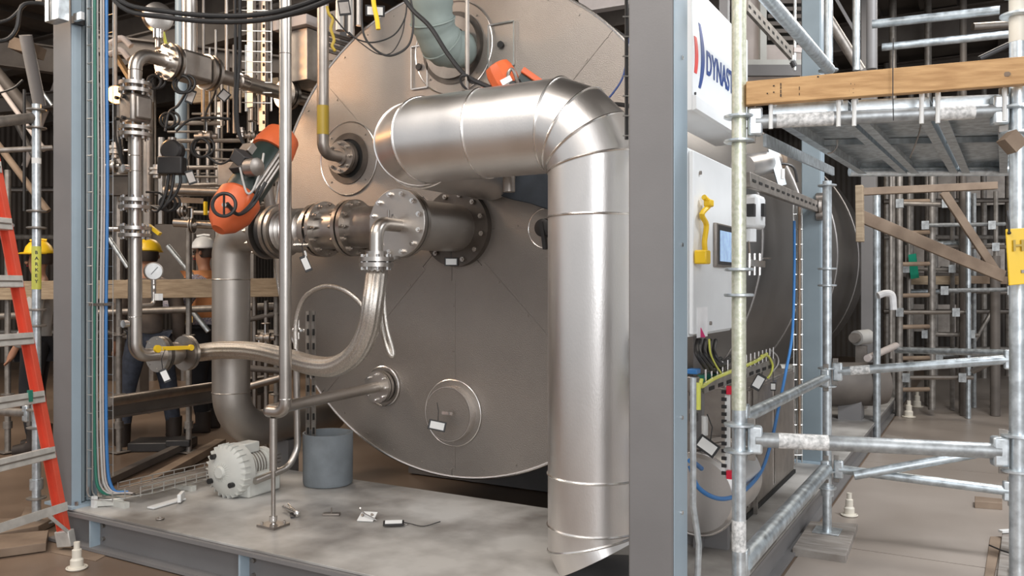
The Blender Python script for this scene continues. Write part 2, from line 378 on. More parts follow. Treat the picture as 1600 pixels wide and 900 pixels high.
pn = MB(); pn.cyl(pc-Y*.002, pc-Y*.10, .06, 24); pn.cyl(pc-Y*.03, pc-Y*.055, .105, 28); pn.cyl(pc-Y*.06, pc-Y*.085, .105, 28); pn.build('nozzle_flange', 'ssd', ve)
MB().bolts(pc-Y*.085, -Y, .085, 8, .011, .014).build('bolts', 'ss', ve, kind='stuff')
pt_ = V((-2.755, 4.1, 2.83)); port(pt_, .275, .215, label='round port cover around the jacketed pipe')
MB().hoop(pt_-Y*.03, Y, .12, .185, .02, 40).build('nozzle_flange', 'ssd', ve)
pm = V((-2.716, 4.1, 1.754))
nz = MB(); nz.hoop(pm-Y*.045, Y, .13, .228, .045, 56); nz.build('nozzle_flange', 'dkflange', ve, label='large dark flange in the middle of the face')
nb = MB().bolts(pm-Y*.045, -Y, .196, 12, .015, .018, .2); nb.build('bolts', 'ss', ve, kind='stuff')
pl = V((-3.279, 4.1, .785)); lp = MB().hoop(pl-Y*.01, Y, .01, .125, .01, 40).build('port', 'ssd', ve)
MB().torus(pl-Y*.01, Y, .122, .006, 48, 6).build('bead', 'bead', lp)
MB().hoop(pl-Y*.045, Y, .03, .098, .022, 36).build('nozzle_flange', 'ss', ve); MB().hoop(pl-Y*.075, Y, .03, .098, .022, 36).build('nozzle_flange', 'ss', ve)
MB().bolts(pl-Y*.075, -Y, .078, 8, .010, .014).build('bolts', 'ssb', ve, kind='stuff')
pr = V((-2.13, 4.1, 1.734)); rp_ = MB().hoop(pr-Y*.005, Y, .03, .112, .005, 40).build('port', 'stucco', ve); MB().torus(pr-Y*.005, Y, .112, .003, 40, 6).build('bead', 'bead', rp_)
MB().lathe(pr-Y*.03, Y, [(.02, -.03), (.05, -.02), (.055, .02)], 20).build('valve_body', 'blackm', ve); MB().bar(pr-Y*.05+Z*.03, pr-Y*.05-Z*.12+X*.02, .03, .02).build('lever', 'blackm', ve)
# hand hole with recessed lid
mc = V((-2.757, 4.1, .655)); hh = MB().hoop(mc-Y*.006, Y, .155, .20, .006, 56).build('hand_hole_frame', 'stucco', ve, label='round hand hole frame near the bottom of the face')
MB().torus(mc-Y*.006, Y, .198, .0035, 56, 6).build('bead', 'bead', hh)
MB().lathe(mc, Y, [(.155, -.06), (.16, -.06), (.165, -.004)], 56, False).build('collar', 'bead', hh)
MB().lathe(mc, Y, [(.157, -.06), (.157, -.055), (.02, -.055)], 56).build('lid', 'stucco', hh)
MB().bar(mc+V((-.02, -.085, .01)), mc+V((.05, -.085, .01)), .01, .018).build('handle', 'ssb', hh)
# instrument plate frames beside the top port
for cx_, cz_, w_, h_ in ((-2.42, 2.80, .17, .25), (-3.00, 2.75, .12, .26)):
    mb = MB()
    a = V((cx_, 4.092, cz_))
    for s_ in (-1, 1):
        mb.bar(a+X*s_*w_/2-Z*h_/2, a+X*s_*w_/2+Z*h_/2, .008, .008); mb.bar(a-X*w_/2+Z*s_*h_/2, a+X*w_/2+Z*s_*h_/2, .008, .008)
    mb.build('plate_frame', 'bead', ve)
    MB().lathe(a, Y, [(.02, -.012), (.02, 0)], 16).build('keyhole', 'blackm', ve)

# ================================================================== BIG DUCT
du = thing('insulated_duct', 'big shiny aluminium-clad duct bending down from the tank to the skid deck', 'duct', (-1.433, 3.21, .2))
DR = .2025
A = V((-1.433, 3.21, 0)); zt = 2.105; rb_ = .225
pts = [V((-2.545, 4.08, zt)), V((-2.545, 3.21+rb_+.02, zt))]
cx_ = V((-2.33, 3.21+.215, zt))
for k in (1, 2): a = math.radians(30*k-15+0); 
def arc(cn, p0, p1, n):      # mitre vertices around centre cn from p0 to p1 (quarter turn) as a polygon circumscribed to the arc
    e0 = V(p0)-cn; e1 = V(p1)-cn; out = []
    st = math.pi/2/n; s_ = 1/math.cos(st/2)
    for k in range(n): a = st*(k+.5); out.append(cn+(e0*math.cos(a)+e1*math.sin(a))*s_)
    return out
path = [V((-2.465, 4.05, zt))]
path += arc(V((-2.25, 3.425, zt)), (-2.465, 3.425, zt), (-2.25, 3.21, zt), 3)
mids = [-2.33, -2.06]
cc = V((A.x-rb_, 3.21, zt-rb_))
up_arc = arc(cc, (cc.x, 3.21, zt), (A.x, 3.21, cc.z), 4)
straight = [V((-2.37, 3.21, zt)), V((-2.03, 3.21, zt))]
path_all = path+[V((-1.98, 3.21, zt))]+up_arc+[V((A.x, 3.21, cc.z-.18)), V((A.x, 3.21, .615)), V((A.x, 3.21, .40))]
c3_ = V((A.x+rb_, 3.21, .395)); low = arc(c3_, (A.x, 3.21, .395), (c3_.x, 3.21, .395-rb_), 3)
path_all += low[:1]+[low[0]+(low[1]-low[0])*.55]
R = rings_of(path_all, DR, 56)
for i in range(len(R)-1):
    MB().skin([R[i], R[i+1]], cap=False).build('duct_section', 'clad', du, ang=.9)
for i in range(1, len(R)-1):
    MB().tube(R[i], .0058, 6, closed=True).build('bead', 'bead', du)
MB().cyl((A.x+.12, 3.21, .2), (A.x+.12, 3.21, .215), DR+.03, 40).build('floor_collar', 'grey', du)

# ================================================================== TEE WITH BLIND FLANGE AND BRANCH
def flange(mb, c, ax, r, t): mb.cyl(V(c)-V(ax)*t/2, V(c)+V(ax)*t/2, r, 40)
te = thing('pipe_tee', 'thick dull steel pipe tee from the tank face ending in a bolted round blind cover', 'pipe', (-2.716, 3.8, 1.58))
MB().cyl((-2.716, 3.56, 1.745), (-2.716, 4.06, 1.754), .14, 48).build('run_pipe', 'sspipe', te)
mb = MB(); mb.cyl((-2.716, 3.535, 1.745), (-2.716, 3.56, 1.745), .185, 48); mb.build('welded_flange', 'ss', te)
bf = MB().cyl((-2.716, 3.50, 1.745), (-2.716, 3.53, 1.745), .185, 56).build('blind_flange', 'ss', te, .003)
for i in range(12):
    a = math.pi*2*(i+.5)/12; p = V((-2.716+math.cos(a)*.158, 3.50, 1.745+math.sin(a)*.158))
    b = MB(); b.cyl(p+Y*.002, p-Y*.016, .014, 6); b.cyl(p-Y*.016, p-Y*.026, .008, 8); b.build('bolt', 'ssb', bf)
BX = lambda px: PY(px, 357, 3.77).x
ZB = 1.755; YB = 3.77
MB().cyl((-2.80, YB-.03, ZB), (BX(556), YB, ZB), .122, 40).build('branch_pipe', 'ssd', te)
mb = MB(); flange(mb, (BX(556), YB, ZB), X, .168, .026); mb.build('branch_flange', 'ss', te)
MB().bolts((BX(556)+.013, YB, ZB), X, .147, 12, .013, .018).build('bolts', 'ss', te, kind='stuff')
sp1 = thing('pipe_spool', 'short dull steel spool with two bolted flanges between the tee and the bellows', 'pipe', (BX(530), YB, ZB-.17))
MB().cyl((BX(546), YB, ZB), (BX(510), YB, ZB), .122, 40).build('spool_pipe', 'ss', sp1)
for px in (548, 508):
    mb = MB(); flange(mb, (BX(px), YB, ZB), X, .168, .026); mb.build('flange', 'ss', sp1)
    MB().bolts((BX(px)-.013, YB, ZB), -X, .147, 12, .013, .020).build('bolts', 'ssd', sp1, kind='stuff')
MB().bolts((BX(508)+.013, YB, ZB), X, .147, 12, .013, .022).build('bolts', 'ssd', sp1, kind='stuff')
be = thing('bellows_joint', 'ribbed steel expansion bellows behind the slim vertical pipe', 'pipe joint', (BX(475), YB, ZB-.15))
prof = []
x0, x1 = BX(446), BX(488)
for i in range(37):
    prof.append((.125+.012*math.cos(i*math.pi/3), (x1-x0)*i/36))
MB().lathe((x0, YB, ZB), X, prof, 48).build('bellows', 'ss', be, ang=1.2)
for px in (443, 498):
    mb = MB(); flange(mb, (BX(px), YB, ZB), X, .163, .028); mb.build('flange', 'ss', be)
mb = MB().cyl((x1, YB, ZB), (BX(498), YB, ZB), .136, 40); mb.build('collar', 'ss', be)
MB().cyl((x1-.02, YB-.13, ZB-.10), (BX(507), YB-.13, ZB-.10), .012, 10).build('tie_rod', 'ssb', be)
bv = thing('butterfly_valve', 'dark bodied butterfly valve clamped at the top end of the big bent pipe', 'valve', (BX(428), YB, ZB-.17))
MB().cyl((BX(424), YB, ZB), (BX(434), YB, ZB), .15, 40).build('body', 'blackm', bv)
for px in (418, 437):
    mb = MB(); flange(mb, (BX(px), YB, ZB), X, .172, .026); mb.build('flange', 'ssd', bv)
MB().bolts((BX(418)-.013, YB, ZB), -X, .15, 12, .014, .028).build('bolts', 'ss', bv, kind='stuff')
ax_ = V((-.02, -.30, .42)).normalized()
MB().cyl((BX(429), YB-.02, ZB+.10), V((BX(429), YB-.02, ZB+.10))+V((.0, -.05, .22)), .035, 16).build('neck', 'ssd', bv)
ep = thing('bent_pipe', 'big dull steel bent pipe standing behind the left half of the braided hose', 'pipe', (-4.28, 3.77, .33))
P_ = [V((BX(412), YB, ZB)), V((-4.28, YB, ZB)), V((-4.28, YB, .45)), V((-4.28, 4.75, .45))]
MB().tube(fillet(P_, [.30, .27], 12), .12, 40, cap=True).build('pipe_body', 'sspipe', ep)
for z in (1.455, .72): MB().torus((-4.28, YB, z), Z, .12, .004, 40, 6).build('weld_seam', 'ss', ep)
MB().torus((-3.98, YB, ZB), X, .12, .004, 40, 6).build('weld_seam', 'ss', ep)
MB().bb((-4.36, 4.2, .006), (-4.2, 4.3, .34)).build('pipe_shoe', 'grey', ep)
# actuator (orange/black)
def actuator(c, ax, L, r, label, side):
    c = V(c); ax = V(ax).normalized(); u, v = frame(ax); t = thing('valve_actuator', label, 'actuator', c)
    MB().lathe(c-ax*L/2, ax, [(r*.7, 0), (r*.94, .02), (r, L*.10), (r, L*.92), (r*.9, L)], 28).build('housing', 'dkgreen', t, ang=.5)
    MB().lathe(c-ax*(L/2+.02), ax, [(r*.35, -.20), (r*.8, -.15), (r*1.12, -.07), (r*1.14, 0), (r*1.14, .03), (r*1.0, .05)], 24).build('end_cap', 'orange', t, ang=.5)
    MB().lathe(c+ax*L/2, ax, [(r*1.12, -.02), (r*1.14, .03), (r*.98, .12), (r*.55, .16)], 24).build('end_cap', 'orange', t, ang=.5)
    for s_ in (-.5, 0, .5):
        MB().tube([c-ax*L*.4+u*r*1.0*side+v*r*s_*.4, c+ax*L*.4+u*r*1.0*side+v*r*s_*.4], .012, 8).build('tie_rod', 'ssd', t)
    MB().box(c+v*r*.9-ax*.04+u*r*.2, (r*1.0, r*.9, r*.9), Matrix((u, v, ax)).transposed()).build('control_box', 'blackm', t, .004)
    MB().box(c+v*r*1.05+ax*L*.22-u*r*.2, (r*.8, r*.6, r*.6), Matrix((u, v, ax)).transposed()).build('limit_switch', 'ssd', t, .004)
    hw = c-ax*(L/2+.12)
    return t, u, v
aL = PD(395, 283, 4.62); aA = PD(368, 325, 4.50); aB = PD(432, 232, 4.75)
t1, u1, v1 = actuator(PD(400, 274, 4.62), (aB-aA), .38, .105, 'orange and black valve actuator slung at a slant left of the slim vertical pipe', 1)
hw = PD(350, 320, 4.16); MB().torus(hw, V((.5, -.8, .1)), .058, .009, 32).build('handwheel', 'black', t1)
MB().cyl(hw, PD(366, 326, 4.48), .012, 8).build('wheel_shaft', 'ssd', t1)
MB().bar(hw-Z*.05, hw+Z*.05, .008, .008).build('spoke', 'black', t1)
MB().lathe(PD(392, 262, 4.45), frame(aB-aA)[0], [(.02, -.02), (.05, -.015), (.05, .05), (.03, .06)], 16).build('dial_housing', 'ssd', t1)
MB().tube(spline([PD(375, 262, 4.45), PD(385, 300, 4.42), PD(396, 296, 4.42), PD(408, 262, 4.45), PD(412, 240, 4.5)], 5), .006, 8).build('cable', 'greyC', t1)
MB().tube(spline([PD(355, 318, 4.2), PD(372, 335, 4.3), PD(395, 320, 4.4), PD(415, 285, 4.45)], 5), .010, 8).build('cable', 'black', t1)
MB().box(PD(378, 248, 4.5), (.10, .07, .07), Matrix.Rotation(.6, 3, 'Y')).build('switch_box', 'blackm', t1, .005)
t2 = thing('valve_actuator', 'orange and black valve actuator showing above the top of the silver duct', 'actuator', PD(800, 150, 4.0))
q = PD(795, 135, 3.85); ax2 = (PD(775, 95, 3.85)-PD(800, 140, 3.85)).normalized(); u2, v2 = frame(ax2)
MB().lathe(PD(796, 140, 3.9), ax2, [(.066, 0), (.070, .05), (.068, .10), (.058, .128), (.035, .136)], 10).build('end_cap', 'orange', t2, ang=.4)
MB().lathe(PD(806, 156, 3.9), ax2, [(.068, 0), (.068, .07)], 24).build('housing', 'blackm', t2)
MB().bar(PD(816, 112, 3.9), PD(856, 140, 3.9), .10, .028).build('cover_flap', 'orange', t2, .004)
MB().bar(PD(810, 124, 3.92), PD(850, 152, 3.92), .10, .085).build('gearbox', 'dkgreen', t2, .006)
MB().bar(PD(790, 143, 3.86), PD(812, 150, 3.86), .08, .10).build('gearbox', 'blackm', t2, .006)
MB().box(PD(791, 126, 3.76), (.05, .012, .026), Matrix.Rotation(TH, 3, 'Z') @ Matrix.Rotation(-.5, 3, 'Y')).build('name_plate', 'wtag', t2)
MB().tube(spline([PD(794, 142, 3.84), PD(794, 116, 3.8), PD(800, 108, 3.8), PD(806, 120, 3.8), PD(812, 142, 3.84)], 6), .008, 8).build('cable_gland', 'ssd', t2)
MB().cyl(PD(850, 127, 3.9), PD(857, 132, 3.9), .014, 10).build('knob', 'ssb', t2)
MB().cyl(PD(795, 150, 3.95), PD(795, 300, 3.95), .03, 16).build('valve_stem', 'ssd', t2)

# small elbow on the blind flange, flange pairs and braided hoses
se = thing('small_elbow', 'small steel elbow pipe coming out of the round blind cover and turning down', 'pipe', (-2.7, 3.3, 1.45))
e_a = PY(622, 352, 3.5); e_b = V((e_a.x, 3.24, e_a.z)); e_c = PD(586, 402, PY(586, 402, 3.24).y and (PY(600, 352, 3.24)-V((0, 0, EYE))).length)
kx = e_b.x; dpx = lambda px, py: PX(px, py, kx)
e_b = dpx(588, 352); e_b.z = e_a.z; e_c = V((e_b.x, e_b.y, dpx(588, 402).z))
MB().tube(fillet([e_a, e_b, e_c], .075, 8), .036, 24).build('pipe_body', 'ss', se)
MB().cyl(e_a+V((0, -.004, .02)), e_a+V((0, -.05, .02)) + Z*.03, .008, 8).build('vent_plug', 'ssb', se)
MB().cyl(e_b+V((.0, .10, .03)), e_b+V((0, .10, .075)), .007, 8).build('valve_stem', 'ss', se)
zf = e_c.z
mb = MB(); mb.cyl(e_c+Z*.03, e_c-Z*.0, .055, 28, ); mb.cyl(e_c+Z*.0, e_c-Z*.022, .088, 36); mb.build('flange', 'ss', se)
hs = thing('braided_hose', 'long braided steel hose sweeping from the small elbow left to the yellow-handled valve', 'hose', e_c-Z*.7)
mb = MB(); mb.cyl(e_c-Z*.028, e_c-Z*.05, .088, 36); mb.cyl(e_c-Z*.05, e_c-Z*.11, .05, 28); mb.build('top_flange', 'ss', hs)
for i in range(8):
    a = 2*math.pi*i/8; p = e_c+V((math.cos(a), math.sin(a), 0))*.072; b = MB(); b.cyl(p-Z*.065, p+Z*.015, .009, 6); b.build('bolt', 'ssb', hs)
VX = -4.29
hpath = [e_c-Z*.09, PD(583, 470, 4.13), PD(575, 515, 4.16), PD(556, 552, 4.22), PD(525, 572, 4.32), PD(490, 571, 4.45), PD(450, 560, 4.65), PD(400, 549, 4.88), PD(350, 547, 5.05), PX(312, 551, VX), PX(300, 551.5, VX)]
MB().tube(spline(hpath, 10), .053, 60, prof=lambda a: 1+.045*math.cos(a*12)).build('hose_body', 'hose', hs, ang=1.3)
for k, (dx_, dy_) in enumerate(((.05, .02), (-.04, .05))):
    pass
MB().cyl(hpath[-1], hpath[-2], .052, 28).build('end_ferrule', 'ss', hs)
f2 = PX(291, 551.5, VX)
mb = MB(); mb.cyl(f2, f2+Y*.02, .107, 40); mb.cyl(f2+Y*.02, hpath[-1], .055, 28); mb.build('end_flange', 'ss', hs)
h2 = thing('braided_hose', 'short slack braided hose looping down just right of the long braided hose', 'hose', PD(610, 552, 4.1))
lp_ = [PD(601, 430, 4.25), PD(600, 470, 4.22), PD(604, 510, 4.2), PD(614, 548, 4.2), PD(612, 556, 4.2), PD(606, 545, 4.2), PD(598, 515, 4.24), PD(594, 475, 4.28), PD(593, 432, 4.3)]
MB().tube(spline(lp_, 8), .0125, 14).build('hose_body', 'hose', h2)
MB().cyl(PD(597, 398, 4.28), PD(597, 432, 4.28), .03, 16).build('end_fitting', 'ss', h2)
mb = MB().cyl(PD(604, 400, 4.35), PD(604, 406, 4.35), .07, 30); mb.build('flange', 'ss', h2)
h3 = tt('steel_hose', 'thin bright steel hose arching across the tank face behind the slim vertical pipe', 'hose', [PD(462, 545, 4.75), PD(463, 500, 4.75), PD(476, 465, 4.7), PD(505, 448, 4.6), PD(535, 452, 4.5), PD(560, 470, 4.45), PD(574, 490, 4.4)], .014, 'hose', sp_=8, n=12)
# ball valve with yellow lever + left vertical pipe train
bl = thing('ball_valve', 'flanged ball valve with a long yellow lever at the left end of the braided hose', 'valve', PX(262, 590, VX))
f1 = PX(251, 553, VX)
MB().cyl(f1, f1+Y*.02, .107, 40).build('flange', 'dkflange', bl); MB().cyl(f2-Y*.022, f2-Y*.003, .107, 40).build('flange', 'ssd', bl)
MB().ball((f1+f2)/2, .07, 20, (1, 1.1, 1)).build('body', 'ssd', bl)
la = PX(246, 545, VX+.10); lb = PX(298, 543, VX+.10)
MB().cyl((f1+f2)/2+Z*.03-Y*.06, la+Y*.02, .012, 10).build('stem', 'ss', bl)
MB().bar(la, lb, .012, .024).build('lever', 'yellow', bl, .003, label='yellow lever handle')
MB().cyl(la-V((.008, .0, 0)), la+V((.010, 0, 0)), .022, 20).build('lever_end', 'yellow', bl); MB().cyl(lb-V((.008, 0, 0)), lb+V((.010, 0, 0)), .018, 20).build('lever_end', 'yellow', bl)
MB().bolts(f1, -Y, .088, 8, .011, .02).build('bolts', 'ss', bl, kind='stuff')
VYp = PX(211, 300, VX).y
lv = thing('pipe_riser', 'tall steel riser pipe right of the cable tray with an elbow at top and bottom', 'pipe', (VX, VYp, .85))
zc = PX(211, 553, VX).z; ztop = PX(211, 82, VX).z
MB().tube(fillet([f1-Y*.02, V((VX, VYp, f1.z)), V((VX, VYp, PX(211, 372, VX).z))], .11, 10), .0385, 28).build('pipe_body', 'ss', lv)
MB().cyl(f1-Y*.03, f1-Y*.004, .107, 40).build('flange', 'ss', lv)
def zz(py): return PX(211, py, VX).z
MB().cyl((VX, VYp, zz(360)), (VX, VYp, zz(215)), .0385, 28).build('pipe_body', 'ss', lv)
for py in (368, 357, 324, 313, 211, 201, 143, 132):
    MB().cyl((VX, VYp, zz(py)-.010), (VX, VYp, zz(py)+.010), .09, 36).build('flange', 'ss', lv)
bt = MB()
for py in (362, 318, 206, 138):
    for i in range(8):
        a = 2*math.pi*i/8; bt.cyl((VX+.072*math.cos(a), VYp+.072*math.sin(a), zz(py)-.045), (VX+.072*math.cos(a), VYp+.072*math.sin(a), zz(py)+.045), .008, 6)
bt.build('bolts', 'ssb', lv, kind='stuff')
MB().tube(fillet([V((VX, VYp, zz(145))), V((VX, VYp, ztop)), V((VX, VYp+.20, ztop))], .11, 10), .0385, 28).build('pipe_body', 'ss', lv)
for py in (495, 244, 268, 110): MB().torus((VX, VYp, zz(py)), Z, .0385, .0022, 28, 6).build('weld_seam', 'ssb', lv)
vb = MB().box((VX, VYp, zz(171)), (.13, .13, .17)); vb.build('valve_body', 'ssd', lv, .02, label='square bolted valve body')
vf = MB().box((VX+.075, VYp-.0, zz(171)), (.03, .10, .13)); vf.build('valve_cover', 'ssd', lv, .01)
for s1 in (-1, 1):
    for s2 in (-1, 1): MB().cyl((VX-.03+s1*.03, VYp-.065, zz(171)+s2*.06), (VX-.03+s1*.03, VYp-.085, zz(171)+s2*.06), .011, 8).build('bolt', 'black', lv)
for py in (263, 506): 
    MB().bb((VX-.14, VYp-.01, zz(py)-.02), (VX-.04, VYp+.03, zz(py)+.02)).build('pipe_clamp', 'ssd', lv)
    MB().cyl(PX(197, py, VX)-Y*.02, PX(197, py, VX)+Y*.01, .022, 16).build('clamp_nut', 'ssb', lv)
# top line along +Y
tl = thing('valve_line', 'pipe line with a big valve running back from the top elbow of the riser', 'pipe', (VX, 4.3, ztop-.1))
YV = lambda px: PX(px, 100, VX).y
y_a, y_b = PX(262, 85, VX).y, PX(340, 105, VX).y
for px in (262, 270, 322, 330):
    MB().cyl((VX, YV(px)-.010, ztop), (VX, YV(px)+.010, ztop), .112, 40).build('flange', 'ss', tl)
MB().bolts((VX, YV(262)-.01, ztop), -Y, .092, 8, .011, .016).build('bolts', 'ssd', tl, kind='stuff')
MB().cyl((VX, YV(255), ztop), (VX, YV(272), ztop), .055, 28).build('pipe_collar', 'ssb', tl)
MB().box((VX, (YV(272)+YV(320))/2, ztop+.0), (.17, YV(318)-YV(272), .17)).build('valve_body', 'ssd', tl, .02)
MB().cyl((VX, (YV(272)+YV(320))/2, ztop+.08), (VX, (YV(272)+YV(320))/2, ztop+.42), .045, 20).build('valve_bonnet', 'ss', tl)
MB().tube([V((VX, YV(330), ztop)), V((VX, YV(530), ztop))], .047, 24).build('pipe_body', 'ss', tl)
for px in (446, 452, 498, 508):
    MB().cyl((VX, YV(px)-.012, ztop), (VX, YV(px)+.012, ztop), .105, 36).build('flange', 'ss', tl)
MB().cyl((VX, YV(378)-.03, ztop), (VX, YV(378)+.03, ztop), .055, 24).build('pipe_clamp', 'ssb', tl)
tt('drip_pipe', 'thin vertical tube dropping onto the back valve line from the ceiling', 'pipe', [V((VX, YV(354), ztop+.04)), V((VX, YV(354), 4.4))], .010, 'ss')
# gauge on top elbow
gt = thing('pressure_gauge', 'large round silver gauge on a stem above the top elbow of the riser', 'gauge', PX(247, 75, VX))
gc = PX(247, 27, VX-.02)
MB().lathe(gc, V((-.8, .3, 0)), [(.06, -.03), (.085, -.02), (.088, .02), (.082, .03)], 32).build('case', 'ss', gt)
MB().cyl(gc-Z*.08, PX(247, 75, VX), .016, 14).build('stem', 'ss', gt)
MB().cyl(PX(247, 52, VX)-Z*.03, PX(247, 52, VX)+Z*.02, .03, 12).build('valve_body', 'ssb', gt)
MB().bar(PX(255, 50, VX), PX(259, 68, VX), .012, .014).build('lever', 'yelC', gt)
# round dial gauge lower
gl = thing('dial_gauge', 'small round white-faced dial gauge beside the riser above the yellow lever', 'gauge', PD(242, 480, 4.95))
g0 = PD(240, 424, 4.95); gn = (V((0, 0, EYE))-g0).normalized(); gn.z = 0; gn = (gn+V((.35, -.1, 0))).normalized()
MB().lathe(g0, gn, [(.05, -.035), (.055, -.03), (.055, .005), (.050, .008)], 32).build('case', 'ssd', gl)
MB().lathe(g0, gn, [(.047, .008), (.001, .0085)], 32).build('dial', 'gface', gl)
gu = gn.cross(Z).normalized()
MB().bar(g0+gn*.010+gu*.015-Z*.018, g0+gn*.010-gu*.022+Z*.026, .003, .003).build('needle', 'black', gl)
MB().cyl(g0-Z*.05, g0-Z*.14, .014, 12).build('stem', 'ss', gl)
MB().torus(g0-Z*.10, gu, .022, .006, 20).build('siphon_loop', 'ssb', gl)
MB().tube(fillet([g0-Z*.14, g0-Z*.20, PX(214, 478, VX)], .03), .012, 12).build('impulse_pipe', 'ss', gl)
MB().box(PD(248, 464, 4.9), (.035, .03, .04)).build('tag_block', 'wtag', gl)

# ================================================================== SLIM VERTICAL PIPE + SUPPORT + LOWER PIPE
sx = V((-3.04, 3.02, 0))
vp = thing('slim_pipe', 'slim bright vertical pipe in front of the tank ending in a low elbow', 'pipe', (-3.04, 3.02, .72))
zl = .775
MB().tube(fillet([V((-3.04, 3.02, 4.85)), V((-3.04, 3.02, zl)), V((-3.17, 3.02, zl)), V((-3.17, 3.10, zl))], [.055, .03], 10), .0305, 28).build('pipe_body', 'ss', vp)
MB().tube(fillet([V((-3.17, 3.08, zl)), V((-3.20, 3.14, zl)), V((-3.279, 4.04, .785))], .05, 6), .031, 24).build('cross_pipe', 'ss', vp)
MB().torus((-3.04, 3.02, zl+.07), Z, .0305, .0018, 24, 6).build('weld_seam', 'ssb', vp)
MB().torus((-3.04, 3.02, 2.57), Z, .0305, .0018, 24, 6).build('weld_seam', 'ssb', vp)
ps = thing('pipe_stand', 'thin steel support rod on a square foot plate under the low elbow', 'stand', (-3.114, 3.03, .2))
s0 = PZ(427, 822, .2)
MB().bb((s0.x-.06, s0.y-.055, .2), (s0.x+.06, s0.y+.055, .212)).build('foot_plate', 'ssd', ps)
MB().cyl((s0.x, s0.y, .212), (s0.x, s0.y, .5), .011, 14).build('rod', 'ss', ps); MB().cyl((s0.x, s0.y, .48), (s0.x, s0.y, zl-.03), .019, 16).build('sleeve', 'ss', ps)
for a, b in ((-1, -1), (1, -1), (-1, 1), (1, 1)): MB().cyl((s0.x+a*.04, s0.y+b*.037, .212), (s0.x+a*.04, s0.y+b*.037, .225), .007, 6).build('bolt', 'ssb', ps)
MB().cyl((s0.x, s0.y, .225), (s0.x, s0.y, .25), .02, 16).build('nut', 'ssb', ps)
# pipe 505 from top to small nozzle
np_ = thing('nozzle_pipe', 'dull vertical pipe with a yellow band ending in the small left nozzle', 'pipe', (-3.567, 3.85, 2.2))
MB().tube(fillet([V((-3.567, 3.86, 4.85)), V((-3.567, 3.86, 2.235)), V((-3.567, 4.0, 2.235))], .07, 8), .036, 28).build('pipe_body', 'ssd', np_)
MB().cyl((-3.567, 3.86, 2.35), (-3.567, 3.86, 2.53), .0368, 28).build('label_band', 'yellow2', np_, label='worn yellow label band')
# teal jacketed pipe
tp = thing('jacketed_pipe', 'thick pipe in a wrinkled teal jacket bending into the top port of the tank', 'pipe', (-2.69, 3.7, 2.7))
tpts = spline([PY(672, -150, 3.6), PY(672, -60, 3.64), PY(673, 0, 3.68), PY(678, 42, 3.74), PY(694, 72, 3.83), PY(712, 78, 3.95), PY(722, 75, 4.08)], 8)
rr = [(.118 if i < 34 else .10)+.004*math.sin(i*.9)+.002*math.sin(i*2.7) for i in range(len(tpts))]
MB().tube(tpts, rr, 32, prof=lambda a: 1+.02*math.sin(3*a)).build('jacket', 'teal', tp, ang=1.5)
for i in (14, 22, 30): MB().torus(tpts[i], tpts[i+1]-tpts[i], rr[i]+.002, .005, 28, 6).build('strap', 'teal', tp)
tt('support_rod', 'thin vertical rod hanging in front of the top port of the tank', 'rod', [PD(730, 0, 3.9)+Z*1.0, PD(730, 146, 3.9)], .011, 'ssd')
# black cables swagging along the top
for i, (dy, lab) in enumerate(((0, 'upper black cable swagging along the top left edge'), (9, 'lower black cable swagging along the top left edge'))):
    tt('swag_cable', lab, 'cable', [PD(140, -60, 3.9), PD(190, 2+dy, 3.8), PD(260, 18+dy, 3.7), PD(340, 25+dy, 3.6), PD(410, 22+dy, 3.5), PD(470, 8+dy, 3.4), PD(540, -20+dy, 3.3), PD(620, -60+dy, 3.2)], .011, 'black', sp_=6)
tt('power_cable', 'thick black cable slanting down to the actuator above the silver duct', 'cable', [PD(610, -40, 4.0), PD(640, 10, 4.0), PD(672, 42, 3.95), PD(700, 85, 3.92), PD(728, 118, 3.9), PD(768, 138, 3.9)], .011, 'black', sp_=6)
tt('control_cable', 'thin black cable curling behind the hanging rod by the top port', 'cable', [PD(752, 146, 3.9), PD(735, 143, 3.9), PD(722, 132, 3.88), PD(720, 120, 3.86), PD(730, 118, 3.86), PD(735, 128, 3.9), PD(760, 132, 3.9)], .006, 'black', sp_=6)
for i, (pts_, r_, lab) in enumerate((
    ([(566, -30), (565, 30), (572, 62), (596, 84), (618, 85), (640, 68), (646, 30), (640, -10)], .006, 'dark looped wire hanging left of the teal jacketed pipe'),
    ([(518, 22), (540, 48), (560, 62), (585, 66), (615, 55), (632, 30), (636, 5)], .004, 'thin looped wire hanging above the tank face, higher of two'),
    ([(545, 50), (565, 68), (590, 84), (612, 82), (628, 55), (634, 20)], .003, 'thin looped wire hanging above the tank face, lower of two'))):
    tt('hanging_wire', lab, 'wire', [PD(a, b, 4.3) for a, b in pts_], r_, 'black', sp_=6, n=8)
def tag(px, py, d, w_, h_, ang, label, m='wtag', nrm=None):
    """white card in a black rubber holder"""
    c = PD(px, py, d); n = (V((0, 0, EYE))-c).normalized() if nrm is None else V(nrm).normalized()
    u = Z.cross(n).normalized() if abs(n.z) < .9 else X; v = n.cross(u)
    u, v = u*math.cos(ang)+v*math.sin(ang), v*math.cos(ang)-u*math.sin(ang)
    rm = Matrix((u, v, n)).transposed(); s_ = d/FL
    t = thing('equipment_tag', label, 'tag', c)
    MB().box(c, (w_*s_*1.16, h_*s_*1.3, .006), rm).build('holder', 'black', t, .002)
    MB().tube([c+v*h_*s_*.5, c+v*h_*s_*.8+Z*.05, c+Z*(.09+h_*s_)-n*.03], .0025, 6).build('hanging_wire', 'black', t)
    MB().box(c+n*.004, (w_*s_*.92, h_*s_*.92, .003), rm).build('card', m, t)
    return t
tag(478, 412, 4.55, 10, 20, -.25*-1.6, 'white tag in a black holder hanging under the ribbed bellows')
